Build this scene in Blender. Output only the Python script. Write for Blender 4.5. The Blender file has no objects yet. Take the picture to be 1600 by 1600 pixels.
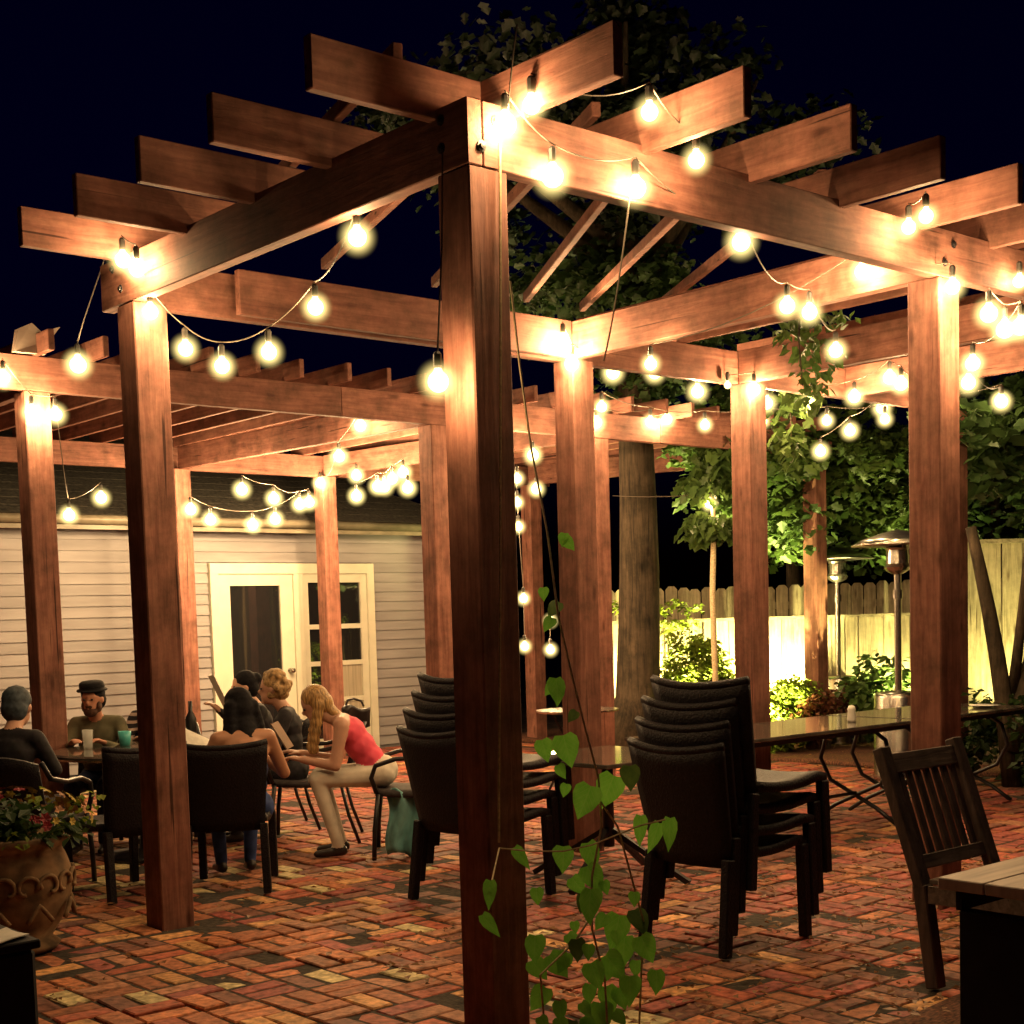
import bpy, bmesh, math, random
import numpy as np
from mathutils import Vector, Matrix, Euler, noise
random.seed(11)
rng = np.random.default_rng(11)
R = math.radians
SC = bpy.context.scene
COL = SC.collection

# ------------------------------------------------------------------ camera, sky, exposure
cam_d = bpy.data.cameras.new('camera')
cam = bpy.data.objects.new('camera', cam_d)
COL.objects.link(cam)
cr = Vector((0.75543, -0.65462, -0.02824)); cu = Vector((0.07047, 0.03832, 0.99678)); cd = Vector((0.65143, 0.75498, -0.07508))
m = Matrix.Identity(4)
for i in range(3):
    m[i][0] = cr[i]; m[i][1] = cu[i]; m[i][2] = -cd[i]
m.translation = Vector((-3.3668, -4.0544, 1.56))
cam.matrix_world = m
cam_d.sensor_width = 36
cam_d.lens = 50.195
cam_d.shift_y = 0.2069
cam_d.clip_start = 0.05
cam_d.clip_end = 400
SC.camera = cam
CAM = m.translation.copy()

world = bpy.data.worlds.new('World')
SC.world = world
world.use_nodes = True
wn = world.node_tree.nodes; wl = world.node_tree.links
bg = wn['Background']
sky = wn.new('ShaderNodeTexSky')
sky.sky_type = 'NISHITA'; sky.sun_disc = False
sky.sun_elevation = R(1.0); sky.sun_rotation = R(200)
tint = wn.new('ShaderNodeMix'); tint.data_type = 'RGBA'; tint.blend_type = 'MULTIPLY'
tint.inputs[0].default_value = 1.0
tint.inputs[7].default_value = (0.004, 0.002, 0.11, 1)
wl.new(sky.outputs[0], tint.inputs[6]); wl.new(tint.outputs[2], bg.inputs[0])
bg.inputs[1].default_value = 0.05

SC.view_settings.view_transform = 'Standard'
SC.view_settings.look = 'None'
SC.view_settings.exposure = 0.0
SC.view_settings.gamma = 1.0
SC.view_settings.use_curve_mapping = False
SC.render.engine = 'CYCLES'
SC.cycles.use_denoising = True
SC.cycles.max_bounces = 5
SC.cycles.diffuse_bounces = 1
SC.cycles.glossy_bounces = 3
SC.cycles.transparent_max_bounces = 12
SC.cycles.sample_clamp_indirect = 3.0
SC.cycles.caustics_reflective = False
SC.cycles.caustics_refractive = False

BULB_W = 10.2
BULB_COL = (1.0, 0.64, 0.30)

# ------------------------------------------------------------------ materials
MATS = {}
def newmat(name):
    mt = bpy.data.materials.new(name); mt.use_nodes = True
    MATS[name] = mt
    return mt, mt.node_tree.nodes, mt.node_tree.links, mt.node_tree.nodes['Principled BSDF']

def simple(name, col, rough=0.6, metal=0.0, var=0.12, scale=12.0, bump=0.0, spec=0.4, coat=0.0, trans=0.0, stretch=(1, 1, 1), detail=4, rand=0.0):
    """base colour broken up by noise, optional relief, tone varying from object to object"""
    mt, n, l, b = newmat(name)
    tc = n.new('ShaderNodeTexCoord'); mp = n.new('ShaderNodeMapping'); mp.inputs['Scale'].default_value = stretch
    oi = n.new('ShaderNodeObjectInfo')
    ad = n.new('ShaderNodeVectorMath'); ad.operation = 'ADD'
    ml = n.new('ShaderNodeMath'); ml.operation = 'MULTIPLY'; ml.inputs[1].default_value = 37.0
    l.new(oi.outputs['Random'], ml.inputs[0])
    l.new(tc.outputs['Object'], mp.inputs[0]); l.new(mp.outputs[0], ad.inputs[0]); l.new(ml.outputs[0], ad.inputs[1])
    nz = n.new('ShaderNodeTexNoise'); nz.inputs['Scale'].default_value = scale; nz.inputs['Detail'].default_value = detail
    l.new(ad.outputs[0], nz.inputs['Vector'])
    rp = n.new('ShaderNodeValToRGB')
    rp.color_ramp.elements[0].position = 0.3; rp.color_ramp.elements[1].position = 0.72
    rp.color_ramp.elements[0].color = (*[max(0, c * (1 - var * 2)) for c in col], 1)
    rp.color_ramp.elements[1].color = (*[min(1, c * (1 + var)) for c in col], 1)
    l.new(nz.outputs['Fac'], rp.inputs[0])
    src = rp.outputs[0]
    if rand > 0:
        hs = n.new('ShaderNodeHueSaturation')
        mr = n.new('ShaderNodeMapRange'); mr.inputs[3].default_value = 1 - rand; mr.inputs[4].default_value = 1 + rand
        l.new(oi.outputs['Random'], mr.inputs[0]); l.new(mr.outputs[0], hs.inputs['Value']); l.new(src, hs.inputs['Color'])
        src = hs.outputs[0]
    l.new(src, b.inputs['Base Color'])
    b.inputs['Roughness'].default_value = rough; b.inputs['Metallic'].default_value = metal
    b.inputs['Specular IOR Level'].default_value = spec; b.inputs['Coat Weight'].default_value = coat
    if bump > 0:
        bp = n.new('ShaderNodeBump'); bp.inputs['Strength'].default_value = bump; bp.inputs['Distance'].default_value = 0.01
        l.new(nz.outputs['Fac'], bp.inputs['Height']); l.new(bp.outputs[0], b.inputs['Normal'])
    return mt

def wood(name, axis, dark, light, rough=0.75, stain=0.5):
    """sawn timber: grain along one axis, knots, weather stains"""
    mt, n, l, b = newmat(name)
    tc = n.new('ShaderNodeTexCoord'); oi = n.new('ShaderNodeObjectInfo')
    ml = n.new('ShaderNodeMath'); ml.operation = 'MULTIPLY'; ml.inputs[1].default_value = 53.0
    l.new(oi.outputs['Random'], ml.inputs[0])
    ad = n.new('ShaderNodeVectorMath'); ad.operation = 'ADD'
    l.new(tc.outputs['Object'], ad.inputs[0]); l.new(ml.outputs[0], ad.inputs[1])
    mp = n.new('ShaderNodeMapping'); s = [13, 13, 13]; s[axis] = 1.1
    mp.inputs['Scale'].default_value = s
    l.new(ad.outputs[0], mp.inputs[0])
    g = n.new('ShaderNodeTexNoise'); g.inputs['Scale'].default_value = 2.2; g.inputs['Detail'].default_value = 9; g.inputs['Distortion'].default_value = 0.5; g.inputs['Roughness'].default_value = 0.65
    l.new(mp.outputs[0], g.inputs['Vector'])
    rp = n.new('ShaderNodeValToRGB')
    rp.color_ramp.elements[0].position = 0.32; rp.color_ramp.elements[0].color = (*dark, 1)
    rp.color_ramp.elements[1].position = 0.68; rp.color_ramp.elements[1].color = (*light, 1)
    l.new(g.outputs['Fac'], rp.inputs[0])
    st = n.new('ShaderNodeTexNoise'); st.inputs['Scale'].default_value = 4.5; st.inputs['Detail'].default_value = 9; st.inputs['Roughness'].default_value = 0.7
    l.new(ad.outputs[0], st.inputs['Vector'])
    r2 = n.new('ShaderNodeValToRGB'); r2.color_ramp.elements[0].position = 0.36; r2.color_ramp.elements[1].position = 0.62
    r2.color_ramp.elements[0].color = (1 - stain, 1 - stain * 0.95, 1 - stain * 1.0, 1); r2.color_ramp.elements[1].color = (1, 1, 1, 1)
    l.new(st.outputs['Fac'], r2.inputs[0])
    mx = n.new('ShaderNodeMix'); mx.data_type = 'RGBA'; mx.blend_type = 'MULTIPLY'; mx.inputs[0].default_value = 1
    l.new(rp.outputs[0], mx.inputs[6]); l.new(r2.outputs[0], mx.inputs[7])
    mp2 = n.new('ShaderNodeMapping'); s2 = [7, 7, 7]; s2[axis] = 2.2; mp2.inputs['Scale'].default_value = s2
    l.new(ad.outputs[0], mp2.inputs[0])
    vo = n.new('ShaderNodeTexVoronoi'); vo.inputs['Scale'].default_value = 1.0
    l.new(mp2.outputs[0], vo.inputs['Vector'])
    kr = n.new('ShaderNodeValToRGB'); kr.color_ramp.elements[0].position = 0.05; kr.color_ramp.elements[1].position = 0.16
    kr.color_ramp.elements[0].color = (0.35, 0.28, 0.25, 1); kr.color_ramp.elements[1].color = (1, 1, 1, 1)
    l.new(vo.outputs['Distance'], kr.inputs[0])
    m2 = n.new('ShaderNodeMix'); m2.data_type = 'RGBA'; m2.blend_type = 'MULTIPLY'; m2.inputs[0].default_value = 0.8
    l.new(mx.outputs[2], m2.inputs[6]); l.new(kr.outputs[0], m2.inputs[7])
    mp3 = n.new('ShaderNodeMapping'); s3 = [34, 34, 34]; s3[axis] = 0.8; mp3.inputs['Scale'].default_value = s3
    l.new(ad.outputs[0], mp3.inputs[0])
    ck = n.new('ShaderNodeTexNoise'); ck.inputs['Scale'].default_value = 1.0; ck.inputs['Detail'].default_value = 2
    l.new(mp3.outputs[0], ck.inputs['Vector'])
    cr_ = n.new('ShaderNodeValToRGB'); cr_.color_ramp.elements[0].position = 0.27; cr_.color_ramp.elements[1].position = 0.31
    cr_.color_ramp.elements[0].color = (0.22, 0.17, 0.15, 1); cr_.color_ramp.elements[1].color = (1, 1, 1, 1)
    l.new(ck.outputs['Fac'], cr_.inputs[0])
    m3 = n.new('ShaderNodeMix'); m3.data_type = 'RGBA'; m3.blend_type = 'MULTIPLY'; m3.inputs[0].default_value = 1
    l.new(m2.outputs[2], m3.inputs[6]); l.new(cr_.outputs[0], m3.inputs[7]); m2 = m3
    hs = n.new('ShaderNodeHueSaturation'); mr = n.new('ShaderNodeMapRange'); mr.inputs[3].default_value = 0.82; mr.inputs[4].default_value = 1.15
    l.new(oi.outputs['Random'], mr.inputs[0]); l.new(mr.outputs[0], hs.inputs['Value']); l.new(m2.outputs[2], hs.inputs['Color'])
    l.new(hs.outputs[0], b.inputs['Base Color'])
    b.inputs['Roughness'].default_value = rough; b.inputs['Specular IOR Level'].default_value = 0.3
    bp = n.new('ShaderNodeBump'); bp.inputs['Strength'].default_value = 0.5; bp.inputs['Distance'].default_value = 0.006
    l.new(g.outputs['Fac'], bp.inputs['Height']); l.new(bp.outputs[0], b.inputs['Normal'])
    return mt

CED_D = (0.20, 0.074, 0.054); CED_L = (0.38, 0.168, 0.118)
for ax, nm in enumerate('xyz'):
    wood('cedar_' + nm, ax, CED_D, CED_L)
    wood('grey_board_' + nm, ax, (0.20, 0.16, 0.10), (0.46, 0.38, 0.25), stain=0.35)
wood('teak_z', 2, (0.05, 0.032, 0.028), (0.13, 0.085, 0.07))
wood('teak_x', 0, (0.08, 0.055, 0.045), (0.22, 0.16, 0.13))
wood('bark', 2, (0.022, 0.016, 0.010), (0.10, 0.070, 0.043), rough=0.95, stain=0.6)

BRICKS = []
for i, c in enumerate([(0.530, 0.133, 0.072), (0.468, 0.164, 0.079), (0.624, 0.218, 0.094), (0.390, 0.094, 0.072), (0.718, 0.359, 0.143), (0.750, 0.593, 0.300), (0.265, 0.102, 0.068), (0.468, 0.203, 0.114)]):
    BRICKS.append(simple('brick_tone_%d' % i, c, rough=0.72, var=0.3, scale=26, bump=0.5, spec=0.35, rand=0.22))
simple('joint_soil', (0.050, 0.036, 0.024), 0.95, var=0.4, scale=30, bump=0.6)
simple('soil', (0.055, 0.030, 0.020), 0.95, var=0.5, scale=9, bump=0.8)
simple('mulch', (0.14, 0.055, 0.030), 0.95, var=0.45, scale=40, bump=0.8, stretch=(1, 2, 1))
simple('siding_paint', (0.345, 0.325, 0.335), 0.6, var=0.10, scale=5, bump=0.08, stretch=(0.3, 1, 2), rand=0.07)
simple('white_paint', (0.80, 0.77, 0.62), 0.5, var=0.04, scale=6)
simple('gutter_paint', (0.24, 0.21, 0.15), 0.45, var=0.15, scale=6)
simple('shingle', (0.050, 0.046, 0.036), 0.9, var=0.4, scale=26, bump=0.5)
simple('glass_dark', (0.016, 0.016, 0.018), 0.03, var=0.0, spec=0.9)
simple('pale_reflection', (0.55, 0.48, 0.36), 0.9, var=0.15, scale=5, stretch=(6, 1, 0.3))
simple('wicker', (0.013, 0.010, 0.013), 0.55, var=0.35, scale=90, bump=0.6, spec=0.25)
simple('black_metal', (0.012, 0.011, 0.013), 0.4, metal=0.0, var=0.2, scale=20, spec=0.5)
simple('steel', (0.45, 0.42, 0.37), 0.26, metal=1.0, var=0.06, scale=20)
simple('table_slate', (0.10, 0.085, 0.07), 0.10, var=0.25, scale=9, bump=0.02, spec=0.8, coat=0.4)
simple('dark_cushion', (0.05, 0.04, 0.04), 0.8, var=0.2, scale=40, bump=0.3)
simple('black_cloth', (0.008, 0.007, 0.010), 0.8, var=0.3, scale=12, bump=0.2)
simple('board_white', (0.50, 0.40, 0.33), 0.6, var=0.2, scale=4, stretch=(0.5, 6, 1))
simple('linen', (0.78, 0.74, 0.66), 0.85, var=0.06, scale=30, bump=0.1)
simple('paper', (0.72, 0.68, 0.60), 0.8, var=0.06, scale=9)
simple('menu_card', (0.42, 0.28, 0.20), 0.7, var=0.1, scale=9)
simple('rope', (0.62, 0.48, 0.28), 0.9, var=0.2, scale=60)
simple('cord', (0.16, 0.13, 0.10), 0.6, var=0.1, scale=20)
simple('socket', (0.05, 0.045, 0.04), 0.5, var=0.1)
simple('terracotta', (0.27, 0.165, 0.085), 0.85, var=0.35, scale=9, bump=0.5)
simple('skin_fair', (0.60, 0.33, 0.23), 0.5, var=0.05, scale=8)
simple('skin_tan', (0.50, 0.25, 0.15), 0.5, var=0.05, scale=8)
simple('skin_ruddy', (0.56, 0.25, 0.16), 0.55, var=0.06, scale=8)
simple('eye_dark', (0.02, 0.015, 0.012), 0.3, var=0.0)
simple('hair_blonde', (0.46, 0.27, 0.10), 0.5, var=0.35, scale=26, bump=0.5, stretch=(4, 4, 0.6))
simple('hair_curly', (0.48, 0.30, 0.13), 0.55, var=0.35, scale=40, bump=0.6)
simple('hair_black', (0.010, 0.009, 0.012), 0.75, var=0.3, scale=60, bump=0.1, spec=0.15)
simple('beard_brown', (0.10, 0.04, 0.022), 0.7, var=0.3, scale=50)
simple('hair_grey', (0.06, 0.08, 0.10), 0.7, var=0.3, scale=30)
simple('cloth_pink', (0.80, 0.075, 0.13), 0.75, var=0.08, scale=10, bump=0.1)
simple('cloth_white', (0.78, 0.70, 0.58), 0.8, var=0.12, scale=9, bump=0.2)
simple('cloth_black', (0.016, 0.013, 0.018), 0.75, var=0.4, scale=24)
simple('cloth_navy', (0.014, 0.022, 0.075), 0.8, var=0.2, scale=12)
simple('cloth_denim', (0.030, 0.060, 0.20), 0.8, var=0.25, scale=16)
simple('cloth_khaki', (0.17, 0.155, 0.09), 0.85, var=0.25, scale=9, bump=0.2)
simple('cloth_teal', (0.24, 0.56, 0.56), 0.85, var=0.3, scale=6, bump=0.2)
simple('cup_teal', (0.10, 0.50, 0.48), 0.3, var=0.05)
simple('leather', (0.03, 0.022, 0.02), 0.4, var=0.2, scale=20, bump=0.2)
simple('petal_red', (0.26, 0.014, 0.024), 0.6, var=0.2)
simple('petal_yellow', (0.50, 0.36, 0.06), 0.6, var=0.2)
simple('petal_peach', (0.44, 0.22, 0.11), 0.6, var=0.2)

def stripes():
    mt, n, l, b = newmat('cloth_stripe')
    tc = n.new('ShaderNodeTexCoord'); w = n.new('ShaderNodeTexWave'); w.bands_direction = 'Z'; w.inputs['Scale'].default_value = 5.5; w.inputs['Distortion'].default_value = 1.2
    l.new(tc.outputs['Object'], w.inputs['Vector'])
    r = n.new('ShaderNodeValToRGB'); r.color_ramp.interpolation = 'CONSTANT'
    r.color_ramp.elements[0].color = (0.016, 0.013, 0.018, 1); r.color_ramp.elements[1].color = (0.55, 0.40, 0.34, 1); r.color_ramp.elements[1].position = 0.66
    l.new(w.outputs['Fac'], r.inputs[0]); l.new(r.outputs[0], b.inputs['Base Color']); b.inputs['Roughness'].default_value = 0.85
stripes()

def leafmat(name, c1, c2, trans=0.35):
    mt, n, l, b = newmat(name)
    tc = n.new('ShaderNodeTexCoord'); nz = n.new('ShaderNodeTexNoise'); nz.inputs['Scale'].default_value = 2.5; nz.inputs['Detail'].default_value = 6
    l.new(tc.outputs['Object'], nz.inputs['Vector'])
    r = n.new('ShaderNodeValToRGB'); r.color_ramp.elements[0].position = 0.3; r.color_ramp.elements[1].position = 0.7
    r.color_ramp.elements[0].color = (*c1, 1); r.color_ramp.elements[1].color = (*c2, 1)
    l.new(nz.outputs['Fac'], r.inputs[0]); l.new(r.outputs[0], b.inputs['Base Color'])
    b.inputs['Roughness'].default_value = 0.5; b.inputs['Specular IOR Level'].default_value = 0.35
    tr = n.new('ShaderNodeBsdfTranslucent'); l.new(r.outputs[0], tr.inputs['Color'])
    mx = n.new('ShaderNodeMixShader'); mx.inputs[0].default_value = trans
    l.new(b.outputs[0], mx.inputs[1]); l.new(tr.outputs[0], mx.inputs[2]); l.new(mx.outputs[0], n['Material Output'].inputs[0])
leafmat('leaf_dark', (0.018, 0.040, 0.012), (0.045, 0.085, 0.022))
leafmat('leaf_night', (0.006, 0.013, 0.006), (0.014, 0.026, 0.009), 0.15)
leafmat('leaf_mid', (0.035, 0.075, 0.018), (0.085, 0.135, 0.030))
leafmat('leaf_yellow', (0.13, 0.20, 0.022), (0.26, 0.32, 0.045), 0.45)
leafmat('leaf_vine', (0.12, 0.36, 0.035), (0.20, 0.48, 0.065), 0.4)
def veins(mt):
    n = mt.node_tree.nodes; l = mt.node_tree.links; b = n['Principled BSDF']
    src = b.inputs['Base Color'].links[0].from_socket
    tc = n.new('ShaderNodeTexCoord'); sp = n.new('ShaderNodeSeparateXYZ'); l.new(tc.outputs['Object'], sp.inputs[0])
    ab = n.new('ShaderNodeMath'); ab.operation = 'ABSOLUTE'; l.new(sp.outputs[0], ab.inputs[0])
    ma = n.new('ShaderNodeMath'); ma.operation = 'MULTIPLY_ADD'; ma.inputs[1].default_value = -1.1; l.new(ab.outputs[0], ma.inputs[0]); l.new(sp.outputs[1], ma.inputs[2])
    sn = n.new('ShaderNodeMath'); sn.operation = 'SINE'; k = n.new('ShaderNodeMath'); k.operation = 'MULTIPLY'; k.inputs[1].default_value = 34.0
    l.new(ma.outputs[0], k.inputs[0]); l.new(k.outputs[0], sn.inputs[0])
    gt = n.new('ShaderNodeMath'); gt.operation = 'GREATER_THAN'; gt.inputs[1].default_value = 0.93; l.new(sn.outputs[0], gt.inputs[0])
    lt = n.new('ShaderNodeMath'); lt.operation = 'LESS_THAN'; lt.inputs[1].default_value = 0.018; l.new(ab.outputs[0], lt.inputs[0])
    mxm = n.new('ShaderNodeMath'); mxm.operation = 'MAXIMUM'; l.new(gt.outputs[0], mxm.inputs[0]); l.new(lt.outputs[0], mxm.inputs[1])
    sc_ = n.new('ShaderNodeMath'); sc_.operation = 'MULTIPLY'; sc_.inputs[1].default_value = 0.55; l.new(mxm.outputs[0], sc_.inputs[0])
    mx = n.new('ShaderNodeMix'); mx.data_type = 'RGBA'; mx.inputs[7].default_value = (0.28, 0.46, 0.13, 1)
    l.new(sc_.outputs[0], mx.inputs[0]); l.new(src, mx.inputs[6]); l.new(mx.outputs[2], b.inputs['Base Color'])
veins(MATS['leaf_vine'])
leafmat('leaf_red', (0.10, 0.035, 0.020), (0.20, 0.075, 0.035))
leafmat('leaf_dry', (0.16, 0.07, 0.025), (0.34, 0.16, 0.06), 0.15)

def bulbmat():
    """clear glass globe glowing with its filament's light; lets the lamp inside shine through"""
    mt, n, l, b = newmat('bulb_glass')
    n.remove(b)
    tr = n.new('ShaderNodeBsdfTransparent')
    em = n.new('ShaderNodeEmission'); em.inputs[0].default_value = (1.0, 0.80, 0.26, 1); em.inputs[1].default_value = 2.2
    ad = n.new('ShaderNodeAddShader'); l.new(tr.outputs[0], ad.inputs[0]); l.new(em.outputs[0], ad.inputs[1])
    l.new(ad.outputs[0], n['Material Output'].inputs[0])
bulbmat()
def halomat():
    """bloom halo around a bulb, put in as emission that fades out towards the rim"""
    mt, n, l, b = newmat('halo_glow'); n.remove(b)
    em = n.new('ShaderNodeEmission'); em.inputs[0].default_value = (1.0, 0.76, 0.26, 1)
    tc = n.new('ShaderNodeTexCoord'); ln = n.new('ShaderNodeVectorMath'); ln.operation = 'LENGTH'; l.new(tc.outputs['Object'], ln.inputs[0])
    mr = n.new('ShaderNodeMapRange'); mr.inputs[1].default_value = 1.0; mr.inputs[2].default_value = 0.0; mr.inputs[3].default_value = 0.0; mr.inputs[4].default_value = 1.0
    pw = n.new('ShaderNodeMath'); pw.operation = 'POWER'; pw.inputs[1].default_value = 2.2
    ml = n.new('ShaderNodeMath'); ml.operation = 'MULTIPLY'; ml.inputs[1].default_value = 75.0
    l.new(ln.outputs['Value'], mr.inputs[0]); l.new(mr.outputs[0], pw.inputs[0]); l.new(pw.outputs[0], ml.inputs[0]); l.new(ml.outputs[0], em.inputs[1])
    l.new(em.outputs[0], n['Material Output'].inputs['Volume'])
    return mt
halomat()
def clearglass():
    mt, n, l, b = newmat('clear_glass')
    b.inputs['Base Color'].default_value = (0.9, 0.9, 0.85, 1); b.inputs['Roughness'].default_value = 0.05
    tr = n.new('ShaderNodeBsdfTransparent'); mx = n.new('ShaderNodeMixShader'); mx.inputs[0].default_value = 0.35
    l.new(tr.outputs[0], mx.inputs[1]); l.new(b.outputs[0], mx.inputs[2]); l.new(mx.outputs[0], n['Material Output'].inputs[0])
clearglass()

# ------------------------------------------------------------------ mesh helpers
class MB:
    def __init__(s):
        s.v = []; s.f = []; s.mi = []; s.cur = 0
    def add(s, vs, fs):
        o = len(s.v); s.v.extend([tuple(p) for p in vs])
        for f in fs:
            s.f.append(tuple(i + o for i in f)); s.mi.append(s.cur)
        return s
    def box(s, a, b):
        x0, y0, z0 = a; x1, y1, z1 = b
        return s.add([(x0, y0, z0), (x1, y0, z0), (x1, y1, z0), (x0, y1, z0), (x0, y0, z1), (x1, y0, z1), (x1, y1, z1), (x0, y1, z1)],
                     [(0, 3, 2, 1), (4, 5, 6, 7), (0, 1, 5, 4), (1, 2, 6, 5), (2, 3, 7, 6), (3, 0, 4, 7)])
    def obox(s, p0, p1, w, h, up=(0, 0, 1)):
        """bar from p0 to p1, w wide across, h high along up, centred"""
        p0 = Vector(p0); p1 = Vector(p1); d = (p1 - p0).normalized(); u = Vector(up)
        sd = d.cross(u)
        if sd.length < 1e-6: sd = d.cross(Vector((1, 0, 0)))
        sd.normalize(); u = sd.cross(d).normalized()
        vs = []
        for p in (p0, p1):
            for a, b in ((-1, -1), (1, -1), (1, 1), (-1, 1)):
                vs.append(p + sd * (a * w / 2) + u * (b * h / 2))
        return s.add(vs, [(0, 1, 2, 3), (7, 6, 5, 4), (0, 4, 5, 1), (1, 5, 6, 2), (2, 6, 7, 3), (3, 7, 4, 0)])
    def tube(s, pts, r, n=6, cap=True):
        pts = [Vector(p) for p in pts]; k = len(pts)
        rs = r if isinstance(r, (list, tuple)) else [r] * k
        vs = []; prev = None
        for i, p in enumerate(pts):
            t = (pts[min(i + 1, k - 1)] - pts[max(i - 1, 0)]).normalized()
            if prev is None:
                a = t.orthogonal().normalized()
            else:
                a = prev - t * prev.dot(t)
                a = a.normalized() if a.length > 1e-6 else t.orthogonal().normalized()
            prev = a; b = t.cross(a)
            for j in range(n):
                an = 2 * math.pi * j / n
                vs.append(p + (a * math.cos(an) + b * math.sin(an)) * rs[i])
        fs = []
        for i in range(k - 1):
            for j in range(n):
                fs.append((i * n + j, i * n + (j + 1) % n, (i + 1) * n + (j + 1) % n, (i + 1) * n + j))
        if cap:
            fs.append(tuple(range(n - 1, -1, -1))); fs.append(tuple((k - 1) * n + j for j in range(n)))
        return s.add(vs, fs)
    def lathe(s, prof, c=(0, 0, 0), n=16):
        vs = []; k = len(prof)
        for r, z in prof:
            for j in range(n):
                a = 2 * math.pi * j / n
                vs.append((c[0] + r * math.cos(a), c[1] + r * math.sin(a), c[2] + z))
        fs = [(i * n + j, i * n + (j + 1) % n, (i + 1) * n + (j + 1) % n, (i + 1) * n + j) for i in range(k - 1) for j in range(n)]
        fs.append(tuple(range(n - 1, -1, -1))); fs.append(tuple((k - 1) * n + j for j in range(n)))
        return s.add(vs, fs)
    def sphere(s, c, r, n=10, m=7, sc=(1, 1, 1)):
        prof = []
        vs = [(c[0], c[1], c[2] - r * sc[2])]
        for i in range(1, m):
            th = math.pi * i / m
            for j in range(n):
                a = 2 * math.pi * j / n
                vs.append((c[0] + r * sc[0] * math.sin(th) * math.cos(a), c[1] + r * sc[1] * math.sin(th) * math.sin(a), c[2] - r * sc[2] * math.cos(th)))
        vs.append((c[0], c[1], c[2] + r * sc[2]))
        fs = [(0, 1 + (j + 1) % n, 1 + j) for j in range(n)]
        for i in range(m - 2):
            for j in range(n):
                a = 1 + i * n; b = a + n
                fs.append((a + j, a + (j + 1) % n, b + (j + 1) % n, b + j))
        e = len(vs) - 1; a = 1 + (m - 2) * n
        fs += [(a + j, a + (j + 1) % n, e) for j in range(n)]
        return s.add(vs, fs)
    def slab(s, fn, nu, nv, th):
        """sheet fn(u,v)->point given a thickness along its normal"""
        P = [[Vector(fn(i / nu, j / nv)) for j in range(nv + 1)] for i in range(nu + 1)]
        N = []
        for i in range(nu + 1):
            row = []
            for j in range(nv + 1):
                a = P[min(i + 1, nu)][j] - P[max(i - 1, 0)][j]; b = P[i][min(j + 1, nv)] - P[i][max(j - 1, 0)]
                row.append(a.cross(b).normalized())
            N.append(row)
        vs = [P[i][j] + N[i][j] * th / 2 for i in range(nu + 1) for j in range(nv + 1)] + [P[i][j] - N[i][j] * th / 2 for i in range(nu + 1) for j in range(nv + 1)]
        w = nv + 1; o = (nu + 1) * w; fs = []
        for i in range(nu):
            for j in range(nv):
                a = i * w + j
                fs.append((a, a + w, a + w + 1, a + 1)); fs.append((o + a, o + a + 1, o + a + w + 1, o + a + w))
        for i in range(nu):
            a = i * w; fs.append((a, o + a, o + a + w, a + w)); a = i * w + nv; fs.append((a, a + w, o + a + w, o + a))
        for j in range(nv):
            a = j; fs.append((a, a + 1, o + a + 1, o + a)); a = nu * w + j; fs.append((a, o + a, o + a + 1, a + 1))
        return s.add(vs, fs)
    def mesh(s, name, mats, bevel=0, smooth=False):
        me = bpy.data.meshes.new(name)
        me.from_pydata(s.v, [], s.f)
        for mm in (mats if isinstance(mats, (list, tuple)) else [mats]):
            me.materials.append(MATS[mm] if isinstance(mm, str) else mm)
        if len(set(s.mi)) > 1: me.polygons.foreach_set('material_index', s.mi)
        if bevel > 0:
            bm = bmesh.new(); bm.from_mesh(me)
            bmesh.ops.bevel(bm, geom=list(bm.edges), offset=bevel, segments=1, affect='EDGES', profile=0.5)
            bm.to_mesh(me); bm.free()
        if smooth: me.polygons.foreach_set('use_smooth', [True] * len(me.polygons))
        me.update()
        return me
    def build(s, name, mats, parent=None, bevel=0, smooth=False, loc=None):
        return link(name, s.mesh(name, mats, bevel, smooth), parent, loc)

def link(name, me, parent=None, loc=None, rz=0.0):
    o = bpy.data.objects.new(name, me); COL.objects.link(o)
    if parent is not None: o.parent = parent
    if loc is not None: o.location = loc
    if rz: o.rotation_euler = (0, 0, rz)
    return o
def tag(o, label, cat, group=None):
    o['label'] = label; o['category'] = cat
    if group: o['group'] = group
    return o
def thing(name, label, cat, loc=(0, 0, 0), rz=0.0, group=None):
    o = bpy.data.objects.new(name, None); COL.objects.link(o)
    o.empty_display_size = 0.1
    o.location = loc; o.rotation_euler = (0, 0, rz)
    return tag(o, label, cat, group)
def struct(o): o['kind'] = 'structure'; return o
def stuff(o): o['kind'] = 'stuff'; return o
def dup(root, loc, rz, label=None, group=None):
    r = root.copy(); COL.objects.link(r); r.location = loc; r.rotation_euler = (0, 0, rz)
    if label: r['label'] = label
    if group: r['group'] = group
    for ch in list(root.children):
        c = ch.copy(); COL.objects.link(c); c.parent = r
        for g in list(ch.children):
            d = g.copy(); COL.objects.link(d); d.parent = c
    return r
def sag(a, b, k, n=8):
    a = Vector(a); b = Vector(b)
    return [a.lerp(b, i / n) - Vector((0, 0, k * 4 * (i / n) * (1 - i / n))) for i in range(n + 1)]
def px_of(P):
    """size in pixels of a metre at P, and whether P is in frame"""
    q = Vector(P) - CAM; z = q.dot(cd)
    if z < 0.2: return 0, False
    f = 50.195 / 36 * 1024
    x = 512 + f * q.dot(cr) / z; y = 512 + 0.2069 * 1024 - f * q.dot(cu) / z
    return f / z, (-8 < x < 1032 and -8 < y < 1032)

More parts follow.
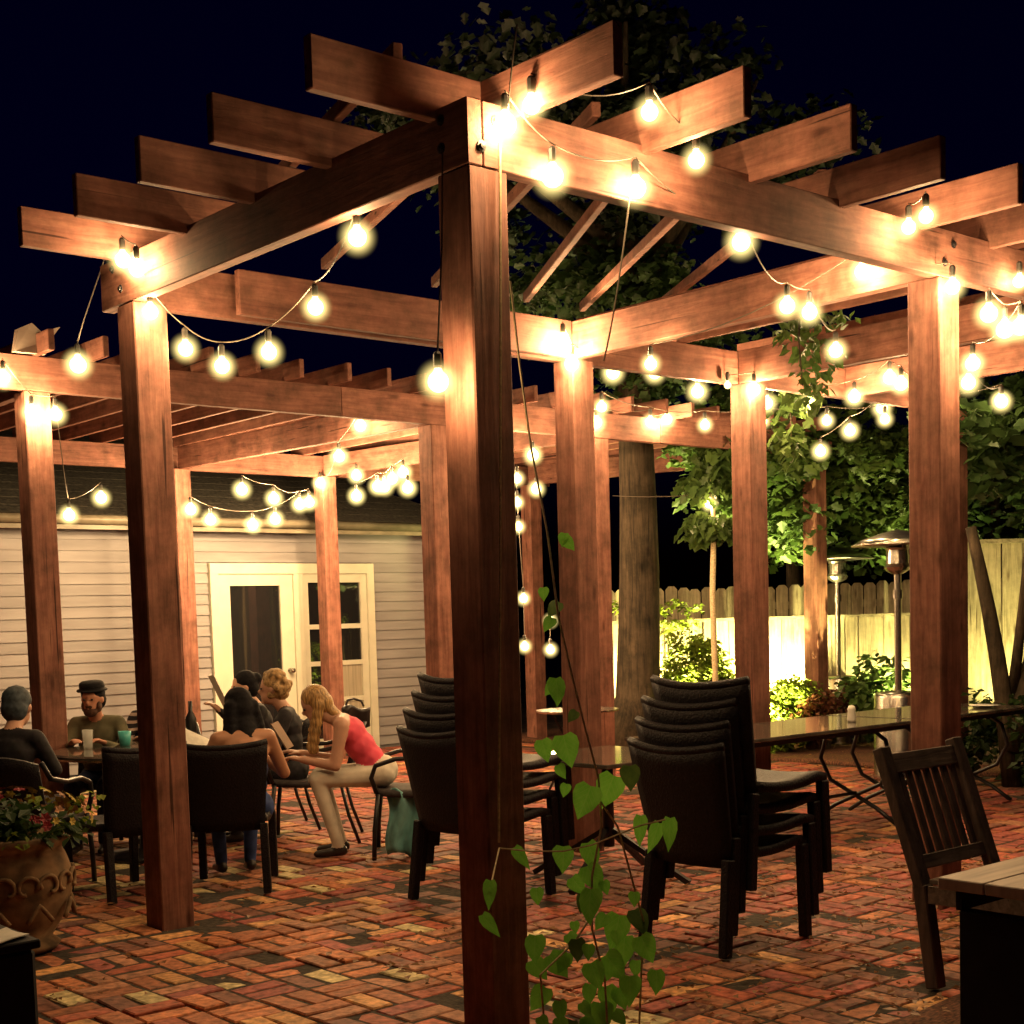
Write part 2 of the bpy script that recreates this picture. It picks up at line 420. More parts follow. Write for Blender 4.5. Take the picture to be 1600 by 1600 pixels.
# ------------------------------------------------------------------ ground and brick patio
g = MB(); g.add([(-60, -60, -0.075), (80, -60, -0.075), (80, 80, -0.075), (-60, 80, -0.075)], [(0, 1, 2, 3)])
struct(g.build('ground', 'soil'))
g = MB(); g.box((-4.2, -4.6, -0.07), (8.3, 10.3, -0.012)); patio = struct(g.build('brick_patio', 'joint_soil'))

BW, BL, BH = 0.118, 0.242, 0.05
UNIT = 0.246
bmeshes = {}
def brick_mesh(orient, tone, var):
    k = (orient, tone, var)
    if k not in bmeshes:
        rr = random.Random(hash(k) % 9999)
        a, b = (BL / 2, BW / 2) if orient == 0 else (BW / 2, BL / 2)
        a -= 0.006; b -= 0.006
        mb = MB(); j = lambda: rr.uniform(-0.004, 0.003)
        c = 0.006
        lo = [(-a + j(), -b + j(), -BH), (a + j(), -b + j(), -BH), (a + j(), b + j(), -BH), (-a + j(), b + j(), -BH)]
        mid = [(x, y, -c) for x, y, z in lo]
        top = [(x - math.copysign(c, x), y - math.copysign(c, y), rr.uniform(-0.002, 0.001)) for x, y, z in lo]
        vs = lo + mid + top
        fs = [(8, 9, 10, 11)]
        for q in range(4):
            fs.append((q, (q + 1) % 4, 4 + (q + 1) % 4, 4 + q)); fs.append((4 + q, 4 + (q + 1) % 4, 8 + (q + 1) % 4, 8 + q))
        mb.add(vs, fs)
        bmeshes[k] = mb.mesh('brick', BRICKS[tone])
    return bmeshes[k]
cands = []
for ix in range(-17, 34):
    for iy in range(-18, 42):
        x = ix * UNIT; y = iy * UNIT + (.045 if iy * UNIT > 2.55 else 0)
        o = (ix + iy) % 2
        for h in (-1, 1):
            cx, cy = (x, y + h * UNIT / 4) if o == 0 else (x + h * UNIT / 4, y)
            hole = noise.noise((x * 1.1, y * 1.1, 3.0)) > 0.66
            if hole or random.random() < 0.012: continue
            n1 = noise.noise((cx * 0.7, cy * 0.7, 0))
            grimy_dim = cx > 1.3 + .5 * n1 and cy < 3.0 - .6 * cx + 1.2 or cx > 2.6  # dirtier, redder paving at right; also darkened to stand in for weaker light
            tone = random.choices(range(8), weights=[12, 8, 2, 30, 2, 0, 40, 6] if grimy_dim else [20, 18, 17, 11, 17, 9 if n1 > -0.2 else 4, 10, 14])[0]
            z = -0.006 + random.uniform(-0.006, 0.006) + 0.008 * noise.noise((cx * 2, cy * 2, 9))
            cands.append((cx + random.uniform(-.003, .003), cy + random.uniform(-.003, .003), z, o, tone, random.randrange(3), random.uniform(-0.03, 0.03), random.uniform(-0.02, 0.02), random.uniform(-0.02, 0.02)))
vis = []
for i, c in enumerate(cands):
    s_, ok = px_of(c[:3])
    inn = ok and not (c[0] < -1.85)
    vis.append((-s_ if inn else 1, i))
vis.sort()
near = set(i for _, i in vis[:300])
rest = MB(); rest_mats = BRICKS
for i, (cx, cy, z, o, tone, v, rz, rx, ry) in enumerate(cands):
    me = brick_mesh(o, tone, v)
    if i in near:
        b = link('brick', me, patio, (cx, cy, z)); b.rotation_euler = (rx, ry, rz)
    else:
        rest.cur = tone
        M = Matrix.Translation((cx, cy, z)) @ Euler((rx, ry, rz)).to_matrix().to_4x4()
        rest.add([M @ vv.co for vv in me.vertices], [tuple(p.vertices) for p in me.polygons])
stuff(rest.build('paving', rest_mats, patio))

# planting beds beyond the paving, and mulch strip at the front right
def bed(name, x0, x1, y0, y1, z, mat, n=26):
    mb = MB()
    mb.slab(lambda u, v: (x0 + (x1 - x0) * u, y0 + (y1 - y0) * v, z + 0.03 * noise.noise((u * (x1 - x0) * 2, v * (y1 - y0) * 2, 5))), n, n, 0.05)
    return struct(mb.build(name, mat, smooth=True))
bed('garden_bed', 8.32, 20, -6, 10.2, 0.0, 'mulch', 60)
bed('garden_bed', 0.95, 3.6, -4.4, -1.02, 0.012, 'mulch', 20)
# fallen leaves
lv = MB()
for i in range(4600):
    if i < 1100 or i >= 2600: x, y = rng.uniform(0.2, 4.6), rng.uniform(-2.6, 1.5)
    elif i < 1600: x, y = rng.uniform(-1.5, 3.5), rng.uniform(1.4, 4.2)
    else: x, y = rng.uniform(3, 14), rng.uniform(-3, 7)
    a = rng.uniform(0, 6.28); s_ = rng.uniform(0.012, 0.030); z = 0.012 + rng.uniform(0, 0.02) + (0.035 if (x > 8.3 or (0.95 < x < 3.6 and y < -1.0)) else 0)
    dx, dy = math.cos(a) * s_, math.sin(a) * s_
    lv.add([(x - dx, y - dy, z), (x + dy * .6, y - dx * .6, z + rng.uniform(0, .012)), (x + dx, y + dy, z), (x - dy * .6, y + dx * .6, z + rng.uniform(0, .012))], [(0, 1, 2), (0, 2, 3)])
stuff(lv.build('fallen_leaves', 'leaf_dry'))

# ------------------------------------------------------------------ pergolas
H = 3.1875; HB = 0.235; W = 0.184
def post(parent, x, y, z1=H, w=W):
    mb = MB(); mb.box((-w / 2, -w / 2, -0.03), (w / 2, w / 2, z1)); mb.build('post', 'cedar_z', parent, bevel=0.006, loc=(x + w / 2, y + w / 2, 0))
def bar(parent, name, p0, p1, w, h, mat, bevel=0.004):
    p0 = Vector(p0); p1 = Vector(p1); c = (p0 + p1) / 2
    mb = MB(); mb.obox(p0 - c, p1 - c, w, h); return mb.build(name, mat, parent, bevel=bevel, loc=c)
ZB = H + HB / 2
fp = thing('front_pergola', 'tall cedar pergola in front, its near corner post standing in the middle of the picture', 'pergola')
for x, y in ((0, 0), (0, 2.652), (3.017, 0), (3.017, 2.652), (4.76, 2.652), (7.43, 2.652)): post(fp, x, y)
T = 0.07
bar(fp, 'beam', (T, T / 2 - 0.003, ZB), (5.6, T / 2 - 0.003, ZB), T, HB, 'cedar_x')
bar(fp, 'beam', (T / 2 - 0.004, -0.003, ZB + .001), (T / 2 - 0.004, 3.0, ZB + .001), T, HB, 'cedar_y')
bar(fp, 'beam', (T + .01, 2.80, ZB), (7.7, 2.80, ZB), T, HB, 'cedar_x')
bar(fp, 'beam', (0.6, 2.66, ZB - 0.002), (3.0, 2.66, ZB - 0.002), 0.045, HB, 'cedar_x')
bar(fp, 'beam', (3.06, T + 0.004, ZB - 0.001), (3.06, 2.76, ZB - 0.001), T, HB, 'cedar_y')
bar(fp, 'beam', (4.80, T + 0.004, ZB - 0.001), (4.80, 2.76, ZB - 0.001), T, HB, 'cedar_y')
bar(fp, 'beam', (6.08, 0.3, ZB - 0.001), (6.08, 2.76, ZB - 0.001), T, HB, 'cedar_y')
ZR = H + HB + 0.085
def bolt(parent, p, axis):
    mb = MB(); mb.lathe([(.0, 0), (.021, .001), (.021, .004), (.012, .005), (.012, .013), (.0, .014)], n=8)
    o = mb.build('bolt', 'black_metal', parent, loc=p); o.rotation_euler = (R(90), 0, 0) if axis == 'y' else (0, R(-90), 0)
for x, z_ in ((.06, .07), (.13, .17), (3.06, .07), (3.14, .17)): bolt(fp, (x, -0.004, H + z_), 'y')
for y, z_ in ((.10, .07), (.10, .17), (2.70, .06), (2.78, .17)): bolt(fp, (-0.040, y, H + z_), 'x')
TH = 0.185
ZT = H + HB - 0.035 + TH / 2
for y in (0.20, 0.88, 1.48, 2.09, 2.71):     # rafter tails over the left beam
    bar(fp, 'rafter_tail', (-0.54, y, ZT), (0.34, y, ZT), 0.045, TH, 'cedar_x')
for x in (0.24, 0.92, 1.58, 2.22, 2.86, 3.50, 4.14):
    bar(fp, 'rafter_tail', (x, -0.53, ZT), (x, 0.36, ZT), 0.045, TH, 'cedar_y')
for (xa, xb) in ((-0.15, 0.62), (0.42, 1.35), (0.85, 2.15), (1.22, 2.9), (1.75, 3.4), (2.35, 4.0)):   # boards laid slantwise over the roof
    d = Vector((xb - xa, 2.9 - 0.2, 0))
    bar(fp, 'roof_board', (xa, 0.2, ZR + 0.10), (xa + d.x, 2.95, ZR + 0.10), 0.04, 0.06, 'cedar_y')
for x in (3.6, 4.2, 5.3, 5.9, 6.6, 7.2):
    bar(fp, 'rafter', (x, 0.45 if x < 5.5 else 1.0, ZR), (x, 3.2, ZR), 0.045, 0.17, 'cedar_y')

rp = thing('rear_pergola', 'long cedar pergola behind, between the front pergola and the house', 'pergola')
for x, y in ((0.61, 5.53), (4.10, 5.53), (6.01, 5.53), (9.33, 5.53), (0.7, 9.3), (3.81, 9.5), (5.63, 9.5), (8.56, 9.3)): post(rp, x, y)
bar(rp, 'beam', (-0.8, 5.56, ZB), (3.2, 5.56, ZB), T, HB, 'cedar_x')
bar(rp, 'beam', (3.204, 5.562, ZB), (6.9, 5.562, ZB), T, HB, 'cedar_x')
bar(rp, 'beam', (6.904, 5.56, ZB), (9.62, 5.56, ZB), T, HB, 'cedar_x')
bar(rp, 'beam', (-0.8, 9.66, ZB), (5.9, 9.66, ZB), T, HB, 'cedar_x')
bar(rp, 'beam', (5.904, 9.60, ZB), (9.0, 9.45, ZB), T, HB, 'cedar_x')
for (xa, xb) in ((0.71, 0.76), (4.13, 3.92), (6.12, 5.72), (9.42, 8.65)):
    bar(rp, 'beam', (xa, 5.602, ZB - 0.001), (xb, 9.56 if xb < 8 else 9.4, ZB - 0.001), T, HB, 'cedar_y')
for i in range(25):
    x = -0.5 + i * 0.40
    bar(rp, 'rafter', (x, 5.25 + 0.03 * (i % 3), H + HB + 0.068), (x, 9.9, H + HB + 0.068), 0.042, 0.14, 'cedar_y')
# short split board left lying on the rear pergola's beam
mb = MB()
mb.add([(0, 0, 0), (.22, 0, 0), (.26, .02, .10), (.34, .02, .2), (.2, .01, .15), (.13, .0, .2), (.03, 0, .15), (0, .05, 0), (.22, .05, 0), (.26, .07, .10), (.34, .06, .2), (.2, .06, .15), (.13, .05, .2), (.03, .05, .15)],
       [(6, 5, 4, 3, 2, 1, 0), (7, 8, 9, 10, 11, 12, 13)] + [(i, (i + 1) % 7, 7 + (i + 1) % 7, 7 + i) for i in range(7)])
tag(mb.build('board_offcut', 'board_white', loc=(0.52, 5.44, H + HB + 0.002)), 'pale split offcut lying on top of the rear pergola beam at the left', 'board')

# ------------------------------------------------------------------ string lights
def bulb_mesh(r):
    mb = MB(); mb.lathe([(r * .30, 0.010), (r * .42, -0.002)] + [(r * math.sin(a), -r * 1.06 + r * math.cos(a)) for a in (.6, .95, 1.3, 1.65, 2.0, 2.35, 2.7, 3.0)], n=16)
    return mb.mesh('bulb', 'bulb_glass', smooth=True)
BM = {}; GM = {}
def halo_mesh(r):
    mb = MB(); mb.sphere((0, 0, 0), 1.0, 16, 12); return mb.mesh('globe', 'halo_glow', smooth=True)  # ball for the added bloom halo, not lamp glass
sock = MB(); sock.lathe([(0.013, 0.0), (0.016, 0.01), (0.016, 0.05), (0.009, 0.06)], n=8); SOCK = sock.mesh('socket', 'socket', smooth=False)
LAMPS = {}
def lamp_data(p, r):
    k = (round(p, 2), round(r, 3))
    if k not in LAMPS:
        ld = bpy.data.lights.new('filament_light', 'POINT'); ld.energy = p; ld.color = BULB_COL; ld.shadow_soft_size = r
        LAMPS[k] = ld
    return LAMPS[k]
SG = 'strings of globe lights'
def string(label, bulbs, r=0.045, power=1.0, cord=True, extra=(), lit=None, joins=None, sagk=0.05):  # bulbs: mostly converted beforehand from image pixels at assumed depths
    t = thing('string_light', label, 'string light', group=SG)
    k = round(r, 3)
    if k not in BM: BM[k] = bulb_mesh(r * .74); GM[k] = halo_mesh(1)
    for i, p in enumerate(bulbs):
        top = (p[0], p[1], p[2] + r * 1.02)
        top = (p[0], p[1], p[2] + r * .74 * 1.06)
        b = link('bulb', BM[k], t, top)
        if lit is None or i in lit: link('globe', GM[k], b, (0, 0, -r * .74 * 1.06)).scale = (r * 1.75,) * 3  # halo wider than the bulb, added to imitate lens bloom
        link('socket', SOCK, b, (0, 0, 0.006))
        if lit is None or i in lit:
            lo = bpy.data.objects.new('filament_light', lamp_data(BULB_W * power, min(0.02, r * .5))); COL.objects.link(lo)
            lo.parent = b; lo.location = (0, 0, -r * .74 * 1.06)
    def cord_obj(pts):
        cb = MB(); cb.tube(pts, 0.0035, n=5); cb.build('cord', 'cord', t)
    if cord:
        pairs = joins if joins is not None else [(i, i + 1) for i in range(len(bulbs) - 1)]
        for i, j in pairs:
            a = Vector(bulbs[i]) + Vector((0, 0, r + 0.065)); c = Vector(bulbs[j]) + Vector((0, 0, r + 0.065))
            cord_obj(sag(a, c, sagk * (c - a).length))
    for path in extra: cord_obj(path)
    return t

string('globe lights looped along the bright beam right of the near corner post',
       [(0.125, -0.065, 3.33), (0.351, -0.065, 3.187), (0.795, -0.065, 3.22), (1.649, 0.12, 3.177), (2.70, 0.694, 3.127), (2.85, 0.666, 3.107), (3.615, 1.063, 3.046)], r=0.055, power=1.2, sagk=0.08,
       extra=[sag((0.2, -0.06, 3.7), (0.13, -0.08, 3.4), -0.02), sag((0.795, -0.03, 3.19), (0.86, 0.2, 2.6), 0.05)])
string('globe lights hooked up among the rafter tails above the right beam',
       [(0.205, -0.12, 3.40), (0.717, -0.22, 3.451), (1.0, -0.2, 3.33), (2.607, -0.1, 3.339), (2.52, -0.25, 3.342), (3.639, -0.08, 3.225)], r=0.045, power=.85, joins=[(0, 1), (1, 2), (3, 4)], sagk=0.12)
string('globe lights draped from the left corner post up under the left beam',
       [(-0.09, 2.562, 3.354), (-0.09, 2.418, 3.283), (0.044, 2.56, 3.12), (0.263, 2.623, 2.97), (0.295, 2.318, 2.841), (0.367, 1.993, 2.866), (0.467, 1.725, 3.043), (0.06, 0.789, 3.106), (-0.13, 0.05, 2.41)], r=0.052, power=0.98, joins=[(i, i + 1) for i in range(7)], extra=[[(-.045, .09, 3.25), (-.07, .08, 2.9), (-.13, .05, 2.50)]], sagk=0.06)
string('globe lights hanging at the far left, past the left corner post',
       [(0.018, 3.365, 2.978), (0.418, 5.4, 3.235), (0.601, 5.40, 3.019), (0.767, 5.40, 3.018), (1.335, 6.546, 2.433), (1.753, 6.864, 2.604)], r=0.06, power=1.9, joins=[(1, 2), (2, 3), (3, 4), (4, 5)],
       extra=[[(0.0, 2.95, 3.45), (0.012, 3.25, 3.2), (0.018, 3.365, 3.09)]])
string('globe lights along the middle cross beam of the rear pergola',
       [(3.85, 6.2, 3.237), (3.85, 6.539, 3.009), (5.53, 9.4, 3.092)], r=0.068, power=3.2, joins=[(0, 1), (1, 2)])
string('garland of globe lights hanging before the white door, left of its post',
       [(3.706, 7.983, 2.835), (4.145, 8.128, 2.776), (3.62, 8.84, 2.709), (3.762, 8.707, 2.602), (4.128, 8.518, 2.547), (4.409, 8.547, 2.612), (4.771, 8.648, 2.779), (4.86, 8.6, 2.80)], r=0.072, power=3.8,
       joins=[(0, 1), (2, 3), (3, 4), (4, 5), (5, 6), (6, 7), (1, 6)])
string('cluster of globe lights under the rear beam at the right of the door',
       [(5.354, 8.44, 3.08), (5.107, 8.099, 2.831), (5.159, 7.797, 2.904), (5.22, 7.76, 2.90), (5.156, 7.539, 2.957), (5.121, 7.308, 2.997), (5.022, 7.112, 2.827)], r=0.072, power=3.6)
string('long run of globe lights level with the beams from back post to right post',
       [(2.841, 2.55, 3.255), (2.911, 2.55, 3.129), (3.711, 2.983, 3.208), (4.225, 3.075, 3.267), (4.523, 2.937, 3.137), (4.72, 2.58, 3.118), (5.295, 2.931, 3.112), (5.705, 2.844, 3.132), (5.799, 2.499, 3.142), (5.49, 1.975, 3.183), (5.374, 1.803, 3.105), (3.28, 0.214, 2.78)], r=0.062, power=3.0, sagk=0.04)
string('row of small globe lights strung across the garden behind the middle posts',
       [(4.6, 4.0, 3.17), (5.2, 4.05, 3.10), (5.75, 3.95, 3.10), (6.25, 3.75, 3.14), (6.6, 3.35, 3.12), (6.85, 2.95, 3.10), (7.0, 2.5, 3.14), (7.1, 2.05, 3.16)], r=0.055, power=1.2, sagk=.05)
string('globe lights on the cross beam left of the right post',
       [(2.93, 1.89, 3.03), (2.93, 0.393, 3.274), (2.994, -0.09, 3.113)], r=0.05, power=1.6)
string('blazing bunch of globe lights right of the right post',
       [(3.101, -0.223, 2.973), (3.248, -0.223, 2.912), (3.215, -0.328, 2.906), (4.211, 0.539, 2.949), (4.366, 0.662, 2.869), (5.897, 1.337, 2.96)], r=0.058, power=1.3)
string('globe lights scattered behind the back post and in front of the tree trunk',
       [(5.123, 5.40, 2.968), (6.231, 6.598, 2.815), (5.913, 5.4, 3.305), (6.856, 5.4, 3.397), (7.895, 4.389, 3.044), (7.783, 3.97, 3.182), (7.331, 3.31, 3.275)], r=0.068, power=3.0, joins=[(0, 1), (2, 3), (4, 5), (5, 6)])
string('globe lights hanging down in a vertical line beside the near corner post',
       [(4.894, 5.36, 2.75), (5.279, 5.807, 2.592), (5.538, 6.094, 2.396), (5.593, 6.112, 1.725), (5.57, 6.087, 1.273), (5.838, 6.012, 1.507), (5.819, 6.001, 1.233)], r=0.055, power=2.2, joins=[(0, 1), (1, 2), (2, 3), (3, 4), (5, 6)])
string('single globe light hanging among the leaves of the slender young tree', [(7.787, 5.70, 2.65)], r=0.065, power=2.0, extra=[sag((7.0, 6.3, 2.75), (7.787, 5.70, 2.75), 0.02)], cord=True)
# small unlit lamps
string('two unlit globe bulbs under the back beam', [(4.60, 2.72, 3.16), (5.80, 5.45, 3.24)], r=0.035, lit=(), cord=False)

# ------------------------------------------------------------------ house
YF = 10.35
hs = thing('clapboard_house', 'grey clapboard house behind the diners, with a white double door unit', 'house', (0, 0, 0))
X0, X1, ZE = -1.6, 8.05, 2.60
mb = MB(); mb.box((X0 + .02, YF + 0.03, -0.05), (X1 - .02, YF + 5, ZE)); mb.build('wall', 'siding_paint', hs)
DX0, DX1, DZ = 4.62, 6.86, 2.25
def clap(x0, x1, z):
    h = 0.118; mb = MB()
    y0 = YF; 
    mb.add([(x0, y0 + .018, h + .012), (x1, y0 + .018, h + .012), (x1, y0 - .004, 0), (x0, y0 - .004, 0), (x0, y0 + .034, h + .012), (x1, y0 + .034, h + .012), (x1, y0 + .02, 0), (x0, y0 + .02, 0)],
           [(0, 3, 2, 1), (4, 5, 6, 7), (3, 7, 6, 2), (0, 1, 5, 4), (0, 4, 7, 3), (1, 2, 6, 5)])
    mb.build('clapboard', 'siding_paint', hs, loc=(0, 0, z))
z = 0.02
while z < ZE - 0.1:
    if z < DZ: clap(X0, DX0 - .005, z); clap(DX1 + .005, X1, z)
    else: clap(X0, X1, z)
    z += 0.118
mb = MB(); mb.box((X1 - .01, YF - .03, 0), (X1 + .09, YF + .08, ZE)); mb.build('corner_board', 'white_paint', hs)
# door unit
mb = MB()
mb.box((DX0, YF - .045, 0), (DX0 + .10, YF + .03, DZ)); mb.box((DX1 - .10, YF - .045, 0), (DX1, YF + .03, DZ)); mb.box((DX0 + .1, YF - .044, DZ - .12), (DX1 - .1, YF + .03, DZ - .001)); mb.box((5.71, YF - .043, 0), (5.84, YF + .03, DZ - .121))
mb.build('door_frame', 'white_paint', hs)
dr = MB()
dx0, dx1, dz = 4.725, 5.705, DZ - .125
dr.box((dx0, YF - .02, .02), (dx0 + .15, YF + .03, dz)); dr.box((dx1 - .17, YF - .02, .02), (dx1, YF + .03, dz)); dr.box((dx0 + .15, YF - .019, dz - .13), (dx1 - .17, YF + .03, dz - .001)); dr.box((dx0 + .15, YF - .019, .021), (dx1 - .17, YF + .03, .30))
door = dr.build('door', 'white_paint', hs)
mb = MB(); mb.box((dx0 + .15, YF + .005, .30), (dx1 - .17, YF + .012, dz - .13)); mb.build('pane', 'glass_dark', door)
mb = MB(); mb.lathe([(.028, 0), (.028, .01), (.014, .02), (.014, .05), (.03, .06), (.03, .085), (.015, .095)], n=10)
k = mb.build('handle', 'steel', door, smooth=True, loc=(dx1 - .08, YF - .02, 1.0)); k.rotation_euler = (R(90), 0, 0)
wn_ = MB(); wx0, wx1 = 5.845, 6.755
for a, b in ((wx0, wx0 + .075), (wx1 - .09, wx1)): wn_.box((a, YF - .02, .02), (b, YF + .03, dz))
for a, b in ((.02, .16), (dz - .10, dz)): wn_.box((wx0 + .075, YF - .019, a), (wx1 - .09, YF + .03, b))
rows = [.16, .62, 1.06, 1.50, dz - .10]
for zz in rows[1:-1]: wn_.box((wx0 + .075, YF - .017, zz - .028), (wx1 - .09, YF + .028, zz + .028))
xm = (wx0 + wx1) / 2
wn_.box((xm - .025, YF - .016, .16), (xm + .025, YF + .027, dz - .10))
sw = wn_.build('side_door', 'white_paint', hs)
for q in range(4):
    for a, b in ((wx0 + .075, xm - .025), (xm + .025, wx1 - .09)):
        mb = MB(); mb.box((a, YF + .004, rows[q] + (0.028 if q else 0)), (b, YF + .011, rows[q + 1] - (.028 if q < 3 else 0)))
        mb.build('pane', 'glass_dark' if not (q < 2 and a > xm) else 'pale_reflection', sw)  # pale lower right panes: bright reflections put into the pane colour
mb = MB(); mb.box((X0 - .2, YF - .30, ZE), (X1 + .25, YF - .005, ZE + .03)); mb.build('soffit', 'siding_paint', hs)
mb = MB(); mb.box((X0 - .2, YF - .34, ZE - .02), (X1 + .25, YF - .302, ZE + .14)); mb.build('fascia', 'gutter_paint', hs)
mb = MB()
mb.slab(lambda u, v: (X0 - .2 + (X1 - X0 + .45) * u, YF - .352 - .05 * math.sin(v * math.pi) , ZE + .03 + .10 * v), 1, 6, .012)
mb.build('gutter', 'gutter_paint', hs, smooth=True)
rf = MB()
nrow = 22
for i in range(nrow):
    y0 = YF - .36 + i * .20; z0 = ZE + .135 + i * .095
    xe = X1 + .3 - i * .17
    rf.add([(X0 - .3, y0, z0), (xe, y0, z0), (xe - .17, y0 + .23, z0 + .105), (X0 - .3, y0 + .23, z0 + .105), (X0 - .3, y0, z0 - .02), (xe, y0, z0 - .02)], [(0, 1, 2, 3), (4, 5, 1, 0)])
rf.build('roof', 'shingle', hs)
rf = MB()
for i in range(20):
    x0 = X1 + .3 - i * .17; z0 = ZE + .135 + i * .095
    rf.add([(x0, YF - .36 + i * .2, z0), (x0, YF + 8, z0), (x0 - .19, YF + 8, z0 + .1), (x0 - .19, YF - .36 + (i + 1) * .2, z0 + .1)], [(0, 1, 2, 3)])
rf.build('hip_roof', 'shingle', hs)

# ------------------------------------------------------------------ foliage helpers
def leaves(mb, centres, per, size, spread, flat=0.5, droop=0.4, lobes=False):
    """many leaf-sized faces about each clump centre"""
    for c, rad in centres:
        for _ in range(per):
            d = Vector(rng.normal(0, 1, 3)); d.normalize(); d *= rad * (rng.random() ** 0.45)
            p = Vector(c) + Vector((d.x * spread[0], d.y * spread[1], d.z * spread[2]))
            s_ = size * rng.uniform(0.6, 1.25)
            a = rng.uniform(0, 6.283); t = Vector((math.cos(a), math.sin(a), -droop + rng.normal(0, .35))).normalized()
            up = Vector((rng.normal(0, flat), rng.normal(0, flat), 1)).normalized(); sd = t.cross(up).normalized(); nn = sd.cross(t)
            if lobes:
                pts = [p, p + t * .35 * s_ + sd * .48 * s_, p + t * .6 * s_ + sd * .25 * s_ - nn * .04 * s_, p + t * .8 * s_ + sd * .42 * s_, p + t * 1.25 * s_ - nn * .15 * s_, p + t * .8 * s_ - sd * .42 * s_, p + t * .6 * s_ - sd * .25 * s_ - nn * .04 * s_, p + t * .35 * s_ - sd * .48 * s_]
                mb.add(pts, [(0, 1, 2, 4), (0, 4, 6, 7), (2, 3, 4), (4, 5, 6)])
            else:
                mb.add([p, p + t * .5 * s_ + sd * .33 * s_ + nn * .06 * s_, p + t * s_ - nn * .1 * s_, p + t * .5 * s_ - sd * .33 * s_ + nn * .06 * s_], [(0, 1, 2), (0, 2, 3)])
def clumps(n, c, r, rad):
    out = []
    for _ in range(n):
        d = Vector(rng.normal(0, 1, 3)); d.normalize(); d *= rng.random() ** 0.4
        out.append(((c[0] + d.x * r[0], c[1] + d.y * r[1], c[2] + d.z * r[2]), rad * rng.uniform(.6, 1.3)))
    return out
def limb(mb, a, b, r0, r1, k=0.1, n=7):
    a = Vector(a); b = Vector(b); L = (b - a).length
    off = Vector(rng.normal(0, k * L * .5, 3)); pts = []; rs = []
    for i in range(7):
        t = i / 6; pts.append(a.lerp(b, t) + off * math.sin(t * math.pi)); rs.append(r0 + (r1 - r0) * t)
    mb.tube(pts, rs, n)
    return pts
def tree(name, label, base, h, r0, crown_c, crown_r, ncl, per, leaf, size, rad, group=None, lobes=True, limbs=6, lean=(0, 0)):
    t = thing(name, label, 'tree', base, group=group)
    mb = MB(); top = Vector((lean[0], lean[1], h))
    pts = []; rs = []
    for i in range(9):
        u = i / 8
        pts.append(top * u + Vector((.06 * math.sin(u * 5), .05 * math.cos(u * 4) - .05, 0)) * min(1, r0 * 6)); rs.append(r0 * (1 - .45 * u) + (r0 * .7 * (1 - u * 8) if u < .125 else 0))
    mb.tube(pts, rs, 12)
    for i in range(limbs):
        a = 6.283 * i / limbs + rng.uniform(-.4, .4); q = Vector(crown_c) + Vector((math.cos(a) * crown_r[0] * .7, math.sin(a) * crown_r[1] * .7, rng.uniform(-.3, .6) * crown_r[2]))
        limb(mb, top * rng.uniform(.75, 1.0), q, r0 * .42, r0 * .08)
    mb.build('trunk', 'bark', t, smooth=True)
    cr_ = MB(); leaves(cr_, clumps(ncl, crown_c, crown_r, rad), per, size, (1, 1, .8), lobes=lobes)
    cr_.build('crown', leaf, t)
    return t
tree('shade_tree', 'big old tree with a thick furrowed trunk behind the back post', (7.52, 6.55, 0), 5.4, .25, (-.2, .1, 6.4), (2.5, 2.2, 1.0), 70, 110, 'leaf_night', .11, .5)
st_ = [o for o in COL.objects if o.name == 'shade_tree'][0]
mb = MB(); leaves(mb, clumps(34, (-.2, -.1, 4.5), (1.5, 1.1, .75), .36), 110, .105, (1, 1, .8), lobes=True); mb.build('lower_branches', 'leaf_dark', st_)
tree('maple_tree', 'leafy maple hanging low over the fence between the two right posts', (10.6, 6.9, 0), 3.2, .13, (-.5, -.9, 3.2), (2.1, 1.3, 1.0), 80, 120, 'leaf_mid', .115, .38, group='trees along the fence', limbs=5)
tree('maple_tree', 'darker leafy tree behind the patio heaters', (12.6, 5.4, 0), 3.4, .12, (-.6, -.6, 3.1), (2.1, 1.8, 1.05), 75, 120, 'leaf_dark', .115, .4, group='trees along the fence', limbs=5)
tree('maple_tree', 'dark tree at the right edge beyond the tall boards', (10.6, 2.6, 0), 3.2, .11, (-.2, -.2, 2.9), (1.5, 1.5, .9), 50, 110, 'leaf_dark', .105, .38, group='trees along the fence', limbs=5)
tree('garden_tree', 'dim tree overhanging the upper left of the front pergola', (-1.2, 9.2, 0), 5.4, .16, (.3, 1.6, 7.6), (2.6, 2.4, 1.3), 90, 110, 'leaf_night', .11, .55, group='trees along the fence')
yt = thing('young_tree', 'slender young tree with a pale stem and drooping leaves around one lit globe', 'tree', (7.80, 5.68, 0))
mb = MB(); mb.tube([(0, 0, 0), (.01, 0, .9), (.0, .01, 1.7), (.03, .0, 2.45), (0, 0, 2.9)], [.034, .031, .03, .026, .012], 8); mb.build('trunk', 'rope', yt, smooth=True)
mb = MB(); leaves(mb, [((-.1, .05, 2.85), .22), ((.12, -.1, 2.9), .22), ((-.02, 0, 2.45), .2), ((.14, -.1, 2.42), .18), ((-.12, .1, 2.42), .18), ((.05, 0, 3.1), .25)], 70, .125, (1, 1, .8), droop=1.1, lobes=True); mb.build('crown', 'leaf_mid', yt)
tw = thing('twin_trunk_tree', 'tree with two leaning dark trunks at the right edge', 'tree', (7.75, 2.32, 0))
mb = MB(); limb(mb, (0, 0, 0), (-.28, .22, 2.2), .09, .045, .04, 10); limb(mb, (.0, 0, .3), (.50, -.42, 2.9), .12, .07, .04, 10); limb(mb, (.0, .0, .8), (.12, -.1, 2.6), .05, .02); mb.build('trunk', 'bark', tw, smooth=True)
